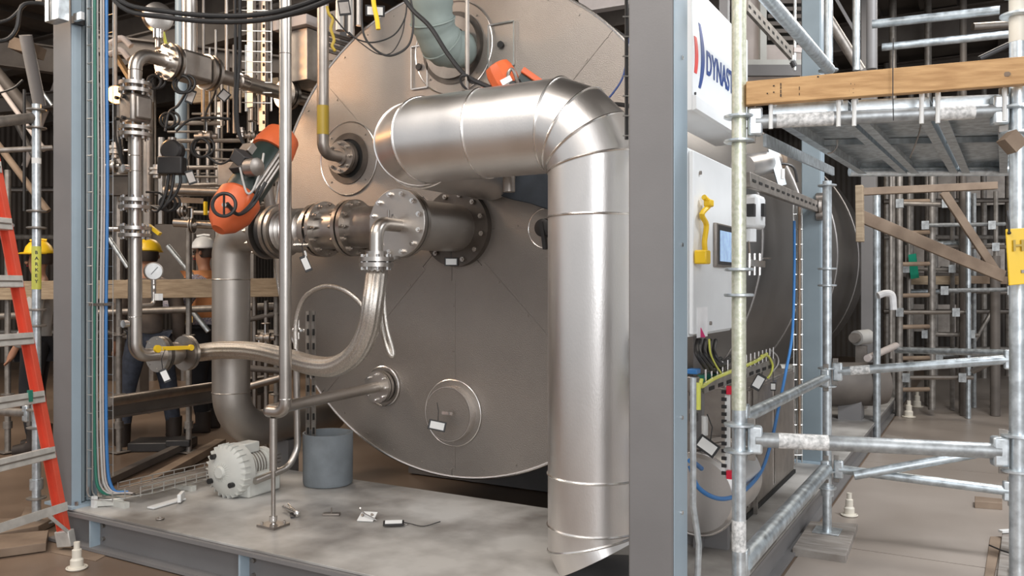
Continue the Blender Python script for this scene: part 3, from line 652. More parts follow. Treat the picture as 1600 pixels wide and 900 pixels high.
tag(705, 409, 4.85, 18, 10, 0, 'white label plate on the lower rim of the large centre flange')
tag(683, 665, 4.80, 24, 12, -.22, 'white tag in a black holder on the round hand hole lid')
tag(586, 17, 4.2, 26, 13, 0, 'white tag in a black holder hanging at the top by the yellow cord')
tag(538, 12, 4.3, 16, 18, .15, 'empty black tag holder hanging high left of the white tag', 'ssd')
tag(258, 587, 4.8, 10, 17, .4, 'white tag hanging below the ball valve with the yellow lever')
tag(298, 151, 5.1, 10, 17, -.35, 'grey tag in a black holder hanging below the big top valve', 'ssd')
tag(350, 149, 5.4, 14, 12, .9, 'grey diamond-tilted tag right of the one under the top valve', 'ssd')
tag(298, 277, 5.2, 11, 17, .35, 'grey tag in a black holder beside the black junction box', 'ssd')
MB().tube(spline([PD(476, 392, 4.55), PD(478, 398, 4.55), PD(477, 403, 4.55)], 3), .006, 8).build('tag_strap', 'wtag', label='white strap carrying the tag under the bellows', cat='strap')
tt('yellow_rope', 'short thick yellow cord hanging over the white tag at the top', 'cord', [PD(583, -20, 4.15), PD(584, 5, 4.15), PD(589, 30, 4.15), PD(591, 46, 4.15)], .012, 'yellow', sp_=5)
tt('yellow_rope', 'twisted thin yellow cord hanging right of the dull vertical nozzle pipe', 'cord', [PD(511, 10, 4.3), PD(514, 22, 4.3), PD(520, 30, 4.3), PD(517, 45, 4.3), PD(522, 62, 4.3), PD(519, 72, 4.3), PD(524, 80, 4.3)], .008, 'yellow2', sp_=5)
# dark sheet behind duct, put in for the shade on the tank face
bk_ = thing('duct_shade_sheet', 'dark slate sheet standing in for the shade under the silver duct run', 'cloth', PD(800, 295, 4.3))
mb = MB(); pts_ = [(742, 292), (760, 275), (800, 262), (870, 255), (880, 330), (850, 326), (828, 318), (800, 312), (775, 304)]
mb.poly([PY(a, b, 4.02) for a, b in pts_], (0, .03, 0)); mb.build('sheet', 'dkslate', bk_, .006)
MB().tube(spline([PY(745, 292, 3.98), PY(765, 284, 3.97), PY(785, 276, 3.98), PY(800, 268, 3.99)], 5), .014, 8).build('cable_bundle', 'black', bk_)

# ================================================================== CABLE TRAY (wire basket)
tr = thing('wire_cable_tray', 'zinc wire basket tray running down the left column and along the skid deck', 'cable tray', (-4.2, 2.8, .2))
ys = [2.745, 2.775, 2.805, 2.835, 2.865]; vw = MB()
for i, y in enumerate(ys):
    MB().tube([V((-4.24, y, 4.8)), V((-4.24, y, .36))], .0024, 6).build('vertical_wire', 'mesh', tr)
MB().tube([V((-4.19, ys[0], 4.8)), V((-4.19, ys[0], .36))], .0024, 6).build('vertical_wire', 'mesh', tr)
MB().tube([V((-4.19, ys[-1], 4.8)), V((-4.19, ys[-1], .36))], .0024, 6).build('vertical_wire', 'mesh', tr)
z = .42
while z < 3.2:
    MB().tube([V((-4.19, ys[0], z)), V((-4.24, ys[0], z)), V((-4.24, ys[-1], z)), V((-4.19, ys[-1], z))], .0022, 6).build('cross_wire', 'mesh', tr); z += .1
MB().bar((-4.20, 2.73, 1.31), (-4.20, 2.88, 1.31), .008, .015).build('coupling_bar', 'ssd', tr)
# floor run: along +Y then
xs = [-4.27, -4.22, -4.17, -4.12, -4.07]
for i, x in enumerate(xs):
    MB().tube(fillet([V((-4.24, ys[0]+i*.03, .40)), V((-4.24, ys[0]+i*.03, .25)), V((x, 3.0, .245)), V((x, 4.0, .245))], .05, 4), .0036, 6).build('floor_wire', 'mesh', tr)
for x in (xs[0], xs[-1]):
    for zz_ in (.27, .295): MB().tube([V((x, 2.96, zz_)), V((x, 4.0, zz_))], .0036, 6).build('rail_wire', 'mesh', tr)
y = 2.80
while y < 4.0:
    a0, a1 = xs[0], xs[-1]
    if y < 2.95: a0, a1 = -4.31, -4.10
    MB().tube([V((a0, y, .298)), V((a0, y, .243)), V((a1, y, .243)), V((a1, y, .298))], .0034, 6).build('cross_wire', 'mesh', tr); y += .075
MB().tube(spline([V((-4.31, 2.78, .25)), V((-4.2, 2.76, .25)), V((-4.10, 2.84, .25)), V((-4.07, 2.96, .25))], 5), .0024, 6).build('rail_wire', 'mesh', tr)
for yy in (2.86, 3.3, 3.75): MB().bar((-4.28, yy, .215), (-4.06, yy, .215), .03, .03).build('tray_foot', 'lgrey', tr)
for k, (y, r, m, lab) in enumerate(((2.778, .008, 'greenC', 'dark green cable clipped in the vertical wire tray'), (2.815, .006, 'greyC', 'pale grey cable clipped in the vertical wire tray'),
        (2.848, .009, 'blueC', 'bright blue cable running down the vertical wire tray'), (2.795, .0045, 'shirt', 'thin beige cable beside the green one in the wire tray'), (2.83, .0045, 'pink', 'thin pinkish cable between the grey and blue cables in the wire tray'))):
    pts_ = [V((-4.222, y, 4.8)), V((-4.222, y, 2.9)), V((-4.22, y+.004, 2.0)), V((-4.222, y-.003, 1.2)), V((-4.22, y, .5)), V((-4.2, y+.02, .29)), V((-4.19+k*.02, 2.93, .26))]
    if m == 'greyC' or k > 2: pts_ = pts_
    tt('tray_cable', lab, 'cable', pts_, r, m, sp_=6, n=10)
for k in range(6): tt('tray_cable', 'grey cable lying in the floor run of the wire tray, '+('first', 'second', 'third', 'fourth', 'fifth', 'sixth')[k]+' from the left', 'cable', [V((-4.255+k*.033, 2.93, .256)), V((-4.258+k*.033, 3.4, .259)), V((-4.255+k*.033, 3.98, .256))], .008, ('ssd', 'greyC')[0], sp_=4, n=8, group='grey cables in the floor tray')
for k, (y, x_, r, lab) in enumerate(((2.785, -4.345, .014, 'blue-grey conduit fixed on the left column, the nearer of two'), (2.822, -4.345, .014, 'blue-grey conduit fixed on the left column, the farther of two'))):
    tt('conduit', lab, 'conduit', [V((x_, y, 4.8)), V((x_, y, .22))], r, 'bluedk', n=14)
# bracket box high on the left column
bx = thing('bracket_box', 'pale metal channel box fixed high on the front of the left column', 'bracket', (-4.45, 2.66, 2.8))
b1 = PY(81, 38, 2.64); b2 = PY(103, 46, 2.64)
MB().bb((b1.x, 2.60, b1.z), (b2.x, 2.66, 3.6)).build('channel', 'galvb', bx, .003); MB().bar((b1.x+.05, 2.596, b1.z+.002), (b1.x+.05, 2.596, 3.6), .006, .004, Y).build('slot', 'dark', bx)
cb_ = PY(115, 30, 2.70); MB().bb((b2.x, 2.68, cb_.z-.02), (b2.x+.07, 2.70, cb_.z+.02)).build('clip', 'ssb', bx)
MB().bb((-4.31, 2.70, cb_.z-.02), (-4.28, 2.76, cb_.z+.02)).build('clamp', 'black', bx)

# ================================================================== DECK ITEMS
# blower
bw = thing('side_channel_blower', 'pale grey blower with a round finned front cover standing on the skid deck', 'blower', PZ(380, 768, .2))
bc = PD(355, 730, 4.72); bc.z = .2+.155; axb = V((-.05, 1, 0)).normalized(); br = .150
MB().lathe(bc, axb, [(br*.25, -.05), (br*.45, -.045), (br*.80, -.03), (br*.97, -.005), (br, .02), (br, .07), (br*.8, .09), (br*.5, .10)], 48).build('casing', 'lgrey', bw)
ub, vb_ = frame(axb)
for i in range(26):
    a = 2*math.pi*i/26; d = ub*math.cos(a)+vb_*math.sin(a); q_ = d.cross(axb)
    MB().add([bc+d*br*.25-axb*.055+q_*.003, bc+d*br*1.03-axb*.014+q_*.003, bc+d*br*1.05+axb*.03+q_*.003, bc+d*br*.3-axb*.03+q_*.003,
              bc+d*br*.25-axb*.055-q_*.003, bc+d*br*1.03-axb*.014-q_*.003, bc+d*br*1.05+axb*.03-q_*.003, bc+d*br*.3-axb*.03-q_*.003],
             [[0, 1, 2, 3], [7, 6, 5, 4], [0, 4, 5, 1], [1, 5, 6, 2], [2, 6, 7, 3], [3, 7, 4, 0]]).build('cooling_fin', 'lgrey', bw)
MB().lathe(bc, axb, [(.03, -.066), (.038, -.055), (.04, -.03)], 20).build('hub', 'lgrey', bw)
for a in (2.2, 3.75, 5.6):
    d = ub*math.cos(a)+vb_*math.sin(a); MB().cyl(bc+d*br*.68-axb*.06, bc+d*br*.68-axb*.02, .015, 14).build('cover_bolt', 'black', bw)
MB().lathe(bc, axb, [(.085, .09), (.085, .25), (.07, .27)], 28).build('motor', 'lgrey', bw)
for i in range(6): MB().torus(bc+axb*(.11+i*.022), axb, .087, .004, 28, 6).build('motor_rib', 'ssd', bw)
MB().cyl(bc+axb*.25, bc+axb*.29, .092, 28).build('fan_cowl', 'lgrey', bw)
Rb = Matrix((ub, axb, vb_)).transposed()
MB().box(bc+axb*.15+Z*.11, (.09, .12, .06), Rb).build('terminal_box', 'lgrey', bw, .006)
MB().box(bc+axb*.17-Z*.09+ub*.04*(1 if ub.x > 0 else -1), (.17, .26, .13), Rb).build('foot_housing', 'lgrey', bw, .012)
# bucket
bu = thing('bucket', 'blue-grey open cylindrical bucket on the back edge of the skid deck', 'bucket', (-3.44, 3.84, .2))
bo = V((PZ(508, 762, .2).x-.06, 3.835, .2))
MB().lathe(bo, Z, [(.02, .004), (.146, .004), (.150, .02), (.152, .315), (.142, .315), (.138, .02), (.02, .02)], 44).build('wall', 'cbucket', bu)
# loose items
o = MB(); p = PZ(453, 803, .2); dr = (PZ(475, 812, .2)-PZ(432, 792, .2)).normalized()
it = thing('toggle_clamp', 'small bright steel clamp lying right of the pipe stand foot', 'clamp', p)
MB().cyl(p-dr*.08+Z*.022, p+dr*.07+Z*.022, .009, 12).build('bar', 'ssb', it); MB().cyl(p-dr*.07+Z*.03+Y*.03, p+dr*.02+Z*.012+Y*.03, .006, 10).build('bar', 'ssb', it)
MB().ball(p+dr*.085+Z*.02, .018, 12).build('knob', 'ssb', it); MB().bar(p+dr*.02+Z*.006, p+dr*.08+Z*.006-Y*.03, .02, .008).build('jaw', 'blackm', it)
p = PZ(518, 805, .2); it = thing('small_bracket', 'tiny dark bracket with an upright pin lying on the middle of the deck', 'bracket', p)
MB().box(p+Z*.006, (.09, .04, .012), Matrix.Rotation(.5, 3, 'Z')).build('plate', 'ssd', it, .002); MB().cyl(p+Z*.01, p+Z*.04, .004, 8).build('pin', 'ssd', it)
p = PZ(570, 814, .2); it = thing('square_plate', 'crumpled bright square plate with wires lying on the deck', 'plate', p)
MB().box(p+Z*.018+Y*.02, (.085, .08, .004), Matrix.Rotation(.35, 3, 'Z') @ Matrix.Rotation(.35, 3, 'X')).build('plate', 'wtag', it)
MB().tube([p+V((-.06, .03, .05)), p+V((.0, 0, .036)), p+V((.07, .01, .012))], .004, 8).build('wire', 'ssb', it); MB().ball(p+V((-.055, .03, .05)), .009, 10).build('knob', 'ssb', it)
for a, b in ((-.02, 0), (.02, .03)): MB().cyl(p+V((a, b+.01, .022)), p+V((a, b, .03)), .007, 8).build('hole_plug', 'ssd', it)
p = PZ(615, 823, .2); it = thing('loose_tag', 'white tag in a black holder with a curling wire lying on the deck', 'tag', p)
r_ = Matrix.Rotation(.62, 3, 'Z') @ Matrix.Rotation(.3, 3, 'X')
MB().box(p+Z*.018, (.105, .045, .008), r_).build('holder', 'black', it, .003); MB().box(p+Z*.024, (.085, .028, .003), r_).build('card', 'wtag', it)
MB().tube(spline([p+V((.04, .03, .02)), PZ(640, 821, .2)+Z*.01, PZ(662, 824, .2)+Z*.006, PZ(688, 818, .2)+Z*.01], 5), .0025, 6).build('wire', 'black', it)
MB().torus(p+V((.03, .06, .004)), Z, .016, .002, 20, 6).build('ring', 'ssb', it)
p = PZ(250, 812, .2); MB().torus(p+Z*.006, Z, .017, .005, 24).build('steel_ring', 'ssd', label='small dark steel ring lying near the front edge of the deck', cat='ring')
p = PZ(262, 790, .2); it = thing('white_bracket', 'flat white bracket with an upright block lying beside the wire tray', 'bracket', p)
a_ = PZ(235, 796, .2); b_ = PZ(286, 781, .2); MB().bar(a_+Z*.008, b_+Z*.008, .05, .01).build('plate', 'wtag', it, .002); MB().bar(p+V((.03, .05, .03)), b_+Z*.03, .02, .045).build('block', 'wtag', it, .003)
p = PZ(150, 792, .2); it = thing('strut_end', 'short pale strut end piece on the deck at the foot of the left column', 'bracket', p)
MB().bar(p+Z*.02, p+Z*.02+V((.10, .10, 0)), .03, .03).build('strut', 'lgrey', it); MB().bb(p+V((-.015, -.02, 0)), p+V((.015, 0, .06))).build('end_plate', 'wtag', it)
# pipe rising behind the stand (right of it)
tt('drain_pipe', 'grey bent drain pipe rising behind the low elbow and curving down to the blower', 'pipe', [PD(463, 560, 4.95), PD(465, 700, 4.95), PD(452, 730, 4.9), PD(398, 752, 4.7)], .020, 'ss', fil=.12, n=16)
sr = thing('slotted_strut', 'pair of slotted steel struts standing behind the slim pipe near the bucket', 'strut', PD(485, 700, 4.95))
for px in (481, 490):
    MB().bar(PD(px, 486, 5.0), PD(px, 690, 5.0), .012, .025, X).build('strut', 'galvd', sr)
    for i in range(9): MB().bar(PD(px, 492+i*22, 4.985), PD(px, 502+i*22, 4.985), .008, .010, X).build('slot', 'dark', sr)
it = thing('needle_valve', 'small bright needle valve beside the slotted struts', 'valve', PD(466, 520, 4.8))
MB().cyl(PD(456, 516, 4.8), PD(476, 516, 4.8), .012, 10).build('body', 'ssb', it); MB().cyl(PD(466, 500, 4.8), PD(466, 530, 4.8), .009, 10).build('stem', 'ssb', it)
for px in (460, 470): MB().ball(PD(px, 516, 4.78), .016, 10).build('nut', 'ssb', it)

# ================================================================== SCAFFOLD BESIDE THE SKID (right)
ORD = ['first', 'second', 'third', 'fourth', 'fifth', 'sixth', 'seventh', 'eighth', 'ninth', 'tenth', 'eleventh', 'twelfth', 'thirteenth', 'fourteenth', 'fifteenth', 'sixteenth', 'seventeenth', 'eighteenth', 'nineteenth', 'twentieth']
SR_ = .0242
def standard(x, y, z0, z1, label, m, rings, r=SR_, mr='galvb', sleeve=None, foot=True, fm='galvb', group=None, rr_=.053):
    t = thing('scaffold_post', label, 'scaffold post', (x, y, z0), group)
    MB().cyl((x, y, z0+(.0 if not foot else .008)), (x, y, z1), r, 20).build('tube', m, t)
    if sleeve: MB().cyl((x, y, sleeve[0]), (x, y, sleeve[1]), r+.0012, 20).build('painted_length', sleeve[2], t, label='yellowish painted length of tube')
    for z in rings:
        MB().lathe((x, y, z), Z, [(r, -.006), (rr_*.9, -.006), (rr_, -.003), (rr_, .004), (rr_*.85, .006), (r, .006)], 24).build('rosette', mr, t)
    if foot:
        MB().bb((x-.07, y-.07, z0), (x+.07, y+.07, z0+.008)).build('foot_plate', fm, t, .002)
        MB().cyl((x, y, z0+.2), (x, y, z0+.26), r+.012, 12).build('jack_nut', fm, t)
    return t
def ledger(a, b, label, m='galv', r=SR_, heads=True, stickers=(), cat='scaffold tube', name='scaffold_tube', group=None, inset=.055):
    a, b = V(a), V(b); d = (b-a).normalized(); t = thing(name, label, cat, (a+b)/2, group)
    a2, b2 = a+d*inset, b-d*inset
    MB().cyl(a2, b2, r, 18).build('tube', m, t)
    if heads:
        for p, s_ in ((a2, 1), (b2, -1)):
            h = MB().box(p, (.05, .045, .10), Matrix.Rotation(math.atan2(d.y, d.x), 3, 'Z')); h.build('end_casting', 'galvb', t, .008)
            c_ = MB().bar(p-d*s_*.012+Z*.075, p-d*s_*.012-Z*.075, .012, .028); c_.build('wedge', 'galvd', t, .002)
    for f0, f1 in stickers:
        MB().cyl(a2+(b2-a2)*f0, a2+(b2-a2)*f1, r+.0008, 18).build('sticker', 'stk', t, label='scuffed white sticker wrapped round the tube')
    return t
SL = (-.764, 2.96); S2 = (-.765, 4.86); SRt = (.0926, 3.258); SRR = (.16, 4.95)
def zd(py, d): return EYE-(py-450)/FL*d
standard(*SL, .0, 4.6, 'front scaffold post with a yellowish worn upper length, right of the wide grey column', 'galvb', [zd(p, 2.95) for p in (-20, 183, 221, 421, 461, 663, 704)], sleeve=(zd(640, 2.95), 4.6, 'yelgalv'))
MB().cyl((SL[0], SL[1], zd(860, 2.95)), (SL[0], SL[1], zd(812, 2.95)), SR_+.001, 18).build('torn_label', 'stk', label='torn white label near the foot of the front scaffold post', cat='label')
standard(*S2, .045, zd(283, 4.6), 'lower scaffold post standing on a weathered board beside the blue-grey column', 'galvb', [zd(p, 4.6) for p in (290, 420, 446, 575, 603, 735, 762)], rr_=.05)
standard(-.765, 4.90, zd(112, 4.62), 4.6, 'upper scaffold post rising above the timber toe board behind the diagonal tube', 'galv', [zd(p, 4.6) for p in (108, )], foot=False)
standard(*SRt, .045, 4.6, 'scaffold post at the right edge of the picture holding the yellow sign', 'galvb', [zd(p, 2.78) for p in (-10, 24, 168, 208, 680, 735)], sleeve=(zd(66, 2.78), 4.6, 'pvc'))
standard(*SRR, .01, 2.3, 'scaffold post at the far right, behind the one with the yellow sign', 'galv', [zd(p, 4.21) for p in (560, 770)])
ledger((*SL, 1.99), (*SRt, 2.0), 'front scaffold tube with a white sticker, under the timber toe board', 'galvm', stickers=((.09, .33), (.74, .90)))
ledger((*SL, .862), (*SRt, .848), 'thick grey scaffold tube crossing knee-high at the front with a white sticker', 'galvm', r=.0265, stickers=((.10, .31),))
ledger((*SL, .93), (*S2, .905), 'scaffold tube running back at knee height along the skid', 'galv')
ledger((*SL, .405), (*S2, .40), 'fat lowest scaffold tube running back along the skid edge', 'galv', r=.036)
ledger((*S2, .40), (*SRR, .355), 'lowest scaffold tube crossing behind the thick front one', 'galv', inset=.06)
ledger((*S2, .93), (*SRR, 1.04), 'higher rear scaffold tube with a small white sticker near its left end', 'galv', stickers=((.08, .20),))
ledger(PD(1318, 746, 4.5), PD(1575, 700, 4.3), 'sloping scaffold brace behind the thick front tube', 'galv', heads=False)
ledger(PD(1158, -50, 3.0), PD(1299, 112, 4.55), 'thick pale diagonal scaffold brace at the top right of the white sign', 'galvb', r=.030, heads=False)
fl = thing('deck_side_rail', 'flat steel rail slanting back below the left edge of the scaffold deck', 'rail', PD(1240, 240, 3.6))
MB().bar(PD(1195, 219, 3.0), PD(1302, 268, 4.6), .012, .045).build('rail', 'galvb', fl)
ledger((-.62, 4.64, 2.01), (.12, 5.03, 2.01), 'rear scaffold tube carrying the back end of the steel deck boards', 'galvb', heads=False, inset=0)
# deck planks (front to back)
FL0, FR0 = V((*SL, 0)), V((*SRt, 0)); BL, BR = V((-.66, 4.62, 0)), V((.12, 5.03, 0))
fr = (.10, .405, .70, .985); 
for i in range(3):
    a = FL0.lerp(FR0, fr[i]+.006); b = FL0.lerp(FR0, fr[i+1]-.006); c = BL.lerp(BR, fr[i+1]-.006); d = BL.lerp(BR, fr[i]+.006)
    dn = (d-a).normalized()*.03; a = a+dn; b = b+dn
    t = thing('deck_board', 'galvanised steel deck board seen from below, '+('leftmost', 'middle', 'rightmost')[i]+' of the three', 'scaffold deck', (a+b+c+d)/4+Z*2.0, 'steel scaffold deck boards')
    MB().poly([p+Z*2.055 for p in (a, b, c, d)], (0, 0, .006)).build('tread', 'galvb', t)
    for p, q in ((a, d), (b, c)):
        s_ = 1 if p is a else -1; ins = (b-a).normalized()*.008*s_
        MB().bar(p+ins+Z*2.025, q+ins+Z*2.025, .005, .06).build('side_flange', 'galvb', t)
        MB().bar(p+ins*3+Z*1.997, q+ins*3+Z*1.997, .035, .004).build('lower_lip', 'galvb', t)
    for p, e_ in ((a, -1), (b, -1)):
        p2 = p-(d-a).normalized()*.055+(b-a).normalized()*(.02 if p is a else -.02)
        MB().tube(fillet([p2+(d-a).normalized()*.05+Z*2.05, p2+Z*2.075, p2+Z*1.96], .012, 4), .0075, 8).build('hook', 'wtag', t)
    MB().bar(a+Z*2.02, b+Z*2.02, .005, .07).build('end_plate', 'galv', t); MB().bar(d+Z*2.02, c+Z*2.02, .005, .07).build('end_plate', 'galv', t)
    m1 = (a+d)/2; m2 = (b+c)/2; MB().bar(m1+Z*2.04, m2+Z*2.04, .03, .025).build('cross_rib', 'galv', t)
# toe board
tb = thing('toe_board', 'yellowish timber toe board on edge along the front of the scaffold deck', 'plank', (-.3, 3.0, 2.08))
pa = PD(1166, 127, 2.90); pb = PD(1640, 84, 2.68); pc_ = PD(1166, 164, 2.90); pd_ = PD(1640, 128, 2.68)
nn = (pb-pa).cross(Z).normalized()*.036
MB().poly([pc_, pd_, pb, pa], -nn).build('board', 'wood', tb, .003)
n0 = nn.normalized()
def onb(px, py): # point on toe board front plane
    f_ = (px-1166)/(1640-1166); d_ = 2.90+(2.68-2.90)*f_; return PD(px, py, d_-.003)
stp = MB()
for px, py, w_, h_ in [(1220, 132, .003, .010), (1220, 137, .003, .008), (1220, 143, .003, .012), (1220, 149, .004, .010), (1209, 134, .005, .004), (1209, 144, .004, .004), (1199, 146, .004, .004), (1249, 138, .002, .012), (1249, 147, .002, .008),
                       (1329, 131, .004, .005), (1335, 132, .003, .004), (1327, 142, .001, .010), (1338, 142, .001, .008), (1332, 139, .010, .001), (1332, 145, .010, .001), (1278, 120, .006, .005)]:
    stp.box(onb(px, py), (w_, .002, h_))
stp.build('ink_stamp', 'hair', tb, label='dark ink grading stamps', kind='stuff')
kn = MB().ball(onb(1573, 116), .009, 12, (1.3, .2, 1)); kn.build('knot', 'woodf', tb)
tt('thin_wire', 'thin dark wire hanging over the timber toe board', 'wire', [onb(1396, 60)-n0*.0, onb(1396, 105)-Y*.02, onb(1396, 150)-Y*.02, onb(1397, 190)-Y*.02], .0018, 'black')
tt('thin_wire', 'short loose wire dangling under the middle of the steel deck', 'wire', [PD(1440, 190, 3.2), PD(1434, 215, 3.3), PD(1422, 246, 3.4)], .003, 'ssd', sp_=4)
tt('thin_wire', 'curled loose wire under the left deck board', 'wire', [PD(1308, 218, 3.2), PD(1308, 228, 3.2), PD(1302, 237, 3.2), PD(1293, 240, 3.2)], .003, 'ssd', sp_=4)
MB().bar(PD(1572, 212, 2.72), PD(1590, 232, 2.72), .05, .05).build('wooden_wedge', 'woodf', label='small wooden block wedged beside the right edge scaffold post', cat='block')
# yellow sign
ys_ = thing('yellow_sign', 'yellow plastic sign hanging on the right edge scaffold post', 'sign', PD(1590, 445, 2.68))
rt = Matrix.Rotation(TH, 3, 'Z')
c_ = [PD(1572, 358, 2.66), PD(1640, 354, 2.64), PD(1646, 440, 2.64), PD(1577, 446, 2.66)]
nn = V((-SN, CS, 0))
MB().poly(c_, nn*.006).build('panel', 'yellow', ys_, .002)
ux = (c_[1]-c_[0]).normalized()
text('HI', PD(1582, 392, 2.652), ux, Z, .05, 'yellow2', ys_, bold=.001, ext=.0015)
MB().box(PD(1600, 424, 2.652), (.018, .003, .010), rt).build('emblem', 'ssd', ys_)
for px in (1577,): MB().tube(spline([PD(1574, 330, 2.70), PD(1576, 345, 2.67), PD(1577, 362, 2.655)], 4), .003, 6).build('cable_tie', 'black', ys_)
MB().ball(PD(1577, 364, 2.655), .006, 8).build('tie_head', 'black', ys_)
# boards, foot items
def board(pts_, z, th, label, m='woodg', name='board', cat='board'):
    p_ = [PZ(a, b, z) for a, b in pts_]; t = MB().poly([p-Z*th for p in p_], (0, 0, th)).build(name, m, label=label, cat=cat, bev=.003); return t
board([(1238, 856), (1322, 868), (1340, 818), (1266, 814)], .045, .045, 'weathered grey board under the lower scaffold post')
board([(1556, 920), (1640, 920), (1618, 830), (1566, 832)], .045, .045, 'weathered grey board at the bottom right corner')
board([(1523, 775), (1566, 779), (1566, 786), (1523, 783)], .05, .045, 'short tan board lying behind the low tubes at the right', 'woodf')
board([(1386, 679), (1412, 683), (1406, 688), (1378, 684)], .03, .03, 'small scrap board on the floor by the skid in the right aisle')
MB().bar(PZ(1563, 832, .05)+Z*.006, PZ(1592, 830, .05)+Z*.006, .03, .012).build('paper_scrap', 'wtag', label='white scrap lying on the board in the bottom right corner', cat='scrap')
tt('steel_wire', 'dark wire end lying over the board in the bottom right corner', 'wire', [PZ(1546, 852, .06), PZ(1565, 860, .06), PZ(1590, 868, .06)], .004, 'black')
board([(1580, 905), (1640, 905), (1640, 868), (1580, 872)], .10, .10, 'pale block at the bottom right corner in front of the post', 'galvb', 'foot_block', 'block')
board([(1537, 905), (1552, 905), (1566, 838), (1547, 838)], .02, .02, 'narrow brown batten beside the corner board', 'woodf', 'batten', 'batten')
def cap_(px, py, h, r, label):
    p = PZ(px, py, 0.006 if px > 500 else 0); t = thing('pipe_cap_stub', label, 'plastic stub', p)
    MB().lathe(p, Z, [(r*1.1, 0), (r*1.15, .004), (r*1.15, .012), (r*.85, .014), (r*.85, h*.35), (r*.62, h*.42), (r*.62, h*.72), (r*.4, h*.75), (r*.4, h)], 24).build('stub', 'pvc', t, ang=.4)
    MB().torus(p+Z*.008, Z, r*1.3, .004, 24, 6).build('ring', 'pvc', t)
cap_(120, 889, .135, .036, 'white stepped plastic stub on the floor beside the ladder foot')
cap_(1327, 806, .14, .036, 'white stepped plastic stub on the floor right of the board with the post')
cap_(1420, 652, .18, .05, 'nearer of two small white plastic stubs far down the right aisle')
cap_(1433, 636, .18, .05, 'farther of two small white plastic stubs far down the right aisle')

# ================================================================== EQUIPMENT ON THE RIGHT OF THE SKID
sg = thing('sign_box', 'white sign box with a red and blue arc logo and blue lettering', 'sign', (-1.1, 3.6, 2.1))
MB().bb((-1.16, 3.17, 2.10), (-1.0, 4.04, 2.60)).build('box', 'white', sg, .004)
MB().poly([V((-1.0, 3.17, 2.10)), V((-1.0, 3.17, 2.16)), V((-.985, 3.17, 2.155)), V((-.985, 3.17, 2.105))], (0, .87, 0)).build('lower_lip', 'white', sg)
# logo: two facing arcs
def arcplate(yt, zc_, hh, bo, bi, wt, m, lab):
    n = 16; mb = MB()
    pt = lambda a, o: V((-.9998, (yt+bo*(1-a*a)) if o else (yt-wt+bi*(1-a*a)), zc_+hh*a))
    for k in range(n):
        a0, a1 = -1+2*k/n, -1+2*(k+1)/n; mb.poly([pt(a0, 1), pt(a1, 1), pt(a1, 0), pt(a0, 0)], (.002, 0, 0))
    mb.build('logo_arc', m, sg, label=lab)
PS = lambda px, py: PX(px, py, -1.0)
arcplate(PS(1094, 84).y, 2.335, .130, PS(1100.5, 84).y-PS(1094, 84).y, PS(1094, 84).y-PS(1091, 84).y+.012, PS(1094, 84).y-PS(1091, 84).y, 'navy', 'dark blue arc of the logo')
arcplate(PS(1088, 84).y, 2.325, .072, PS(1090.5, 84).y-PS(1088, 84).y, .012, .030, 'sred', 'red arc of the logo')
text('DYNASTEEL', (-.9985, PS(1103, 110).y, 2.285), Y, Z, .136, 'navy', sg, bold=.003, sx=.80)
for yy, z_ in ((PS(1084, 152).y+.01, 2.17), (4.02, 2.17)): MB().cyl((-.9995, yy, z_), (-.994, yy, z_), .006, 8).build('screw', 'blackm', sg)
for yy in (3.3, 3.9): MB().bb((-1.10, yy, 2.6), (-1.06, yy+.04, 4.9)).build('hanger', 'grey', sg)
cab = thing('control_cabinet', 'white control cabinet with a small touch screen, right of the wide grey column', 'cabinet', (-1.1, 3.5, 1.2))
MB().bb((-1.17, 3.17, 1.205), (-1.02, 3.80, 1.955)).build('body', 'white', cab, .004); MB().bb((-1.02, 3.18, 1.215), (-1.0, 3.79, 1.945)).build('door', 'white', cab, .005)
hm = MB().bb((-1.0, PS(1114, 380).y, PS(1128, 418).z), (-.985, PS(1142, 380).y, PS(1128, 351).z)).build('touch_screen', 'ssd', cab, .003, label='grey framed touch screen')
MB().bb((-.986, PS(1117, 380).y, PS(1128, 414).z), (-.983, PS(1140, 380).y, PS(1128, 354).z)).build('bezel', 'blackm', hm)
MB().bb((-.984, PS(1119, 380).y, PS(1128, 409).z), (-.9815, PS(1138, 380).y, PS(1128, 362).z)).build('display', 'screen', hm)
for px, py in ((1093, 270), (1109, 505)): MB().cyl(PS(px, py)-X*.0, PS(px, py)+X*.008, .008, 10).build('lock', 'ssd', cab)
MB().bb((-1.001, PS(1089, 480).y, PS(1095, 527).z), (-.9985, PS(1105, 480).y, PS(1095, 480).z)).build('pocket', 'plast', cab)
MB().poly([PS(1094, 512)+X*.002, PS(1101, 527)+X*.002, PS(1094, 527)+X*.002], (.002, 0, 0)).build('graphic', 'magenta', cab)
for yy in (3.45, 3.72): MB().bb((-1.17, yy, .2), (-1.13, yy+.04, 1.22)).build('cabinet_leg', 'grey', cab)
yb = thing('yellow_strap', 'crumpled yellow plastic strap hanging on the left of the control cabinet', 'strap', PS(1095, 400)+X*.01)
MB().tube(spline([PS(1092, 308)+X*.02, PS(1097, 320)+X*.03, PS(1089, 335)+X*.02, PS(1096, 352)+X*.02, PS(1093, 380)+X*.02, PS(1096, 405)+X*.02], 5), .011, 8).build('strap', 'yellow', yb)
MB().box(PS(1086, 402)+X*.03, (.05, .06, .055)).build('block', 'yellow', yb, .006); MB().box(PS(1096, 318)+X*.03, (.03, .05, .03)).build('hook', 'yellow', yb, .006)
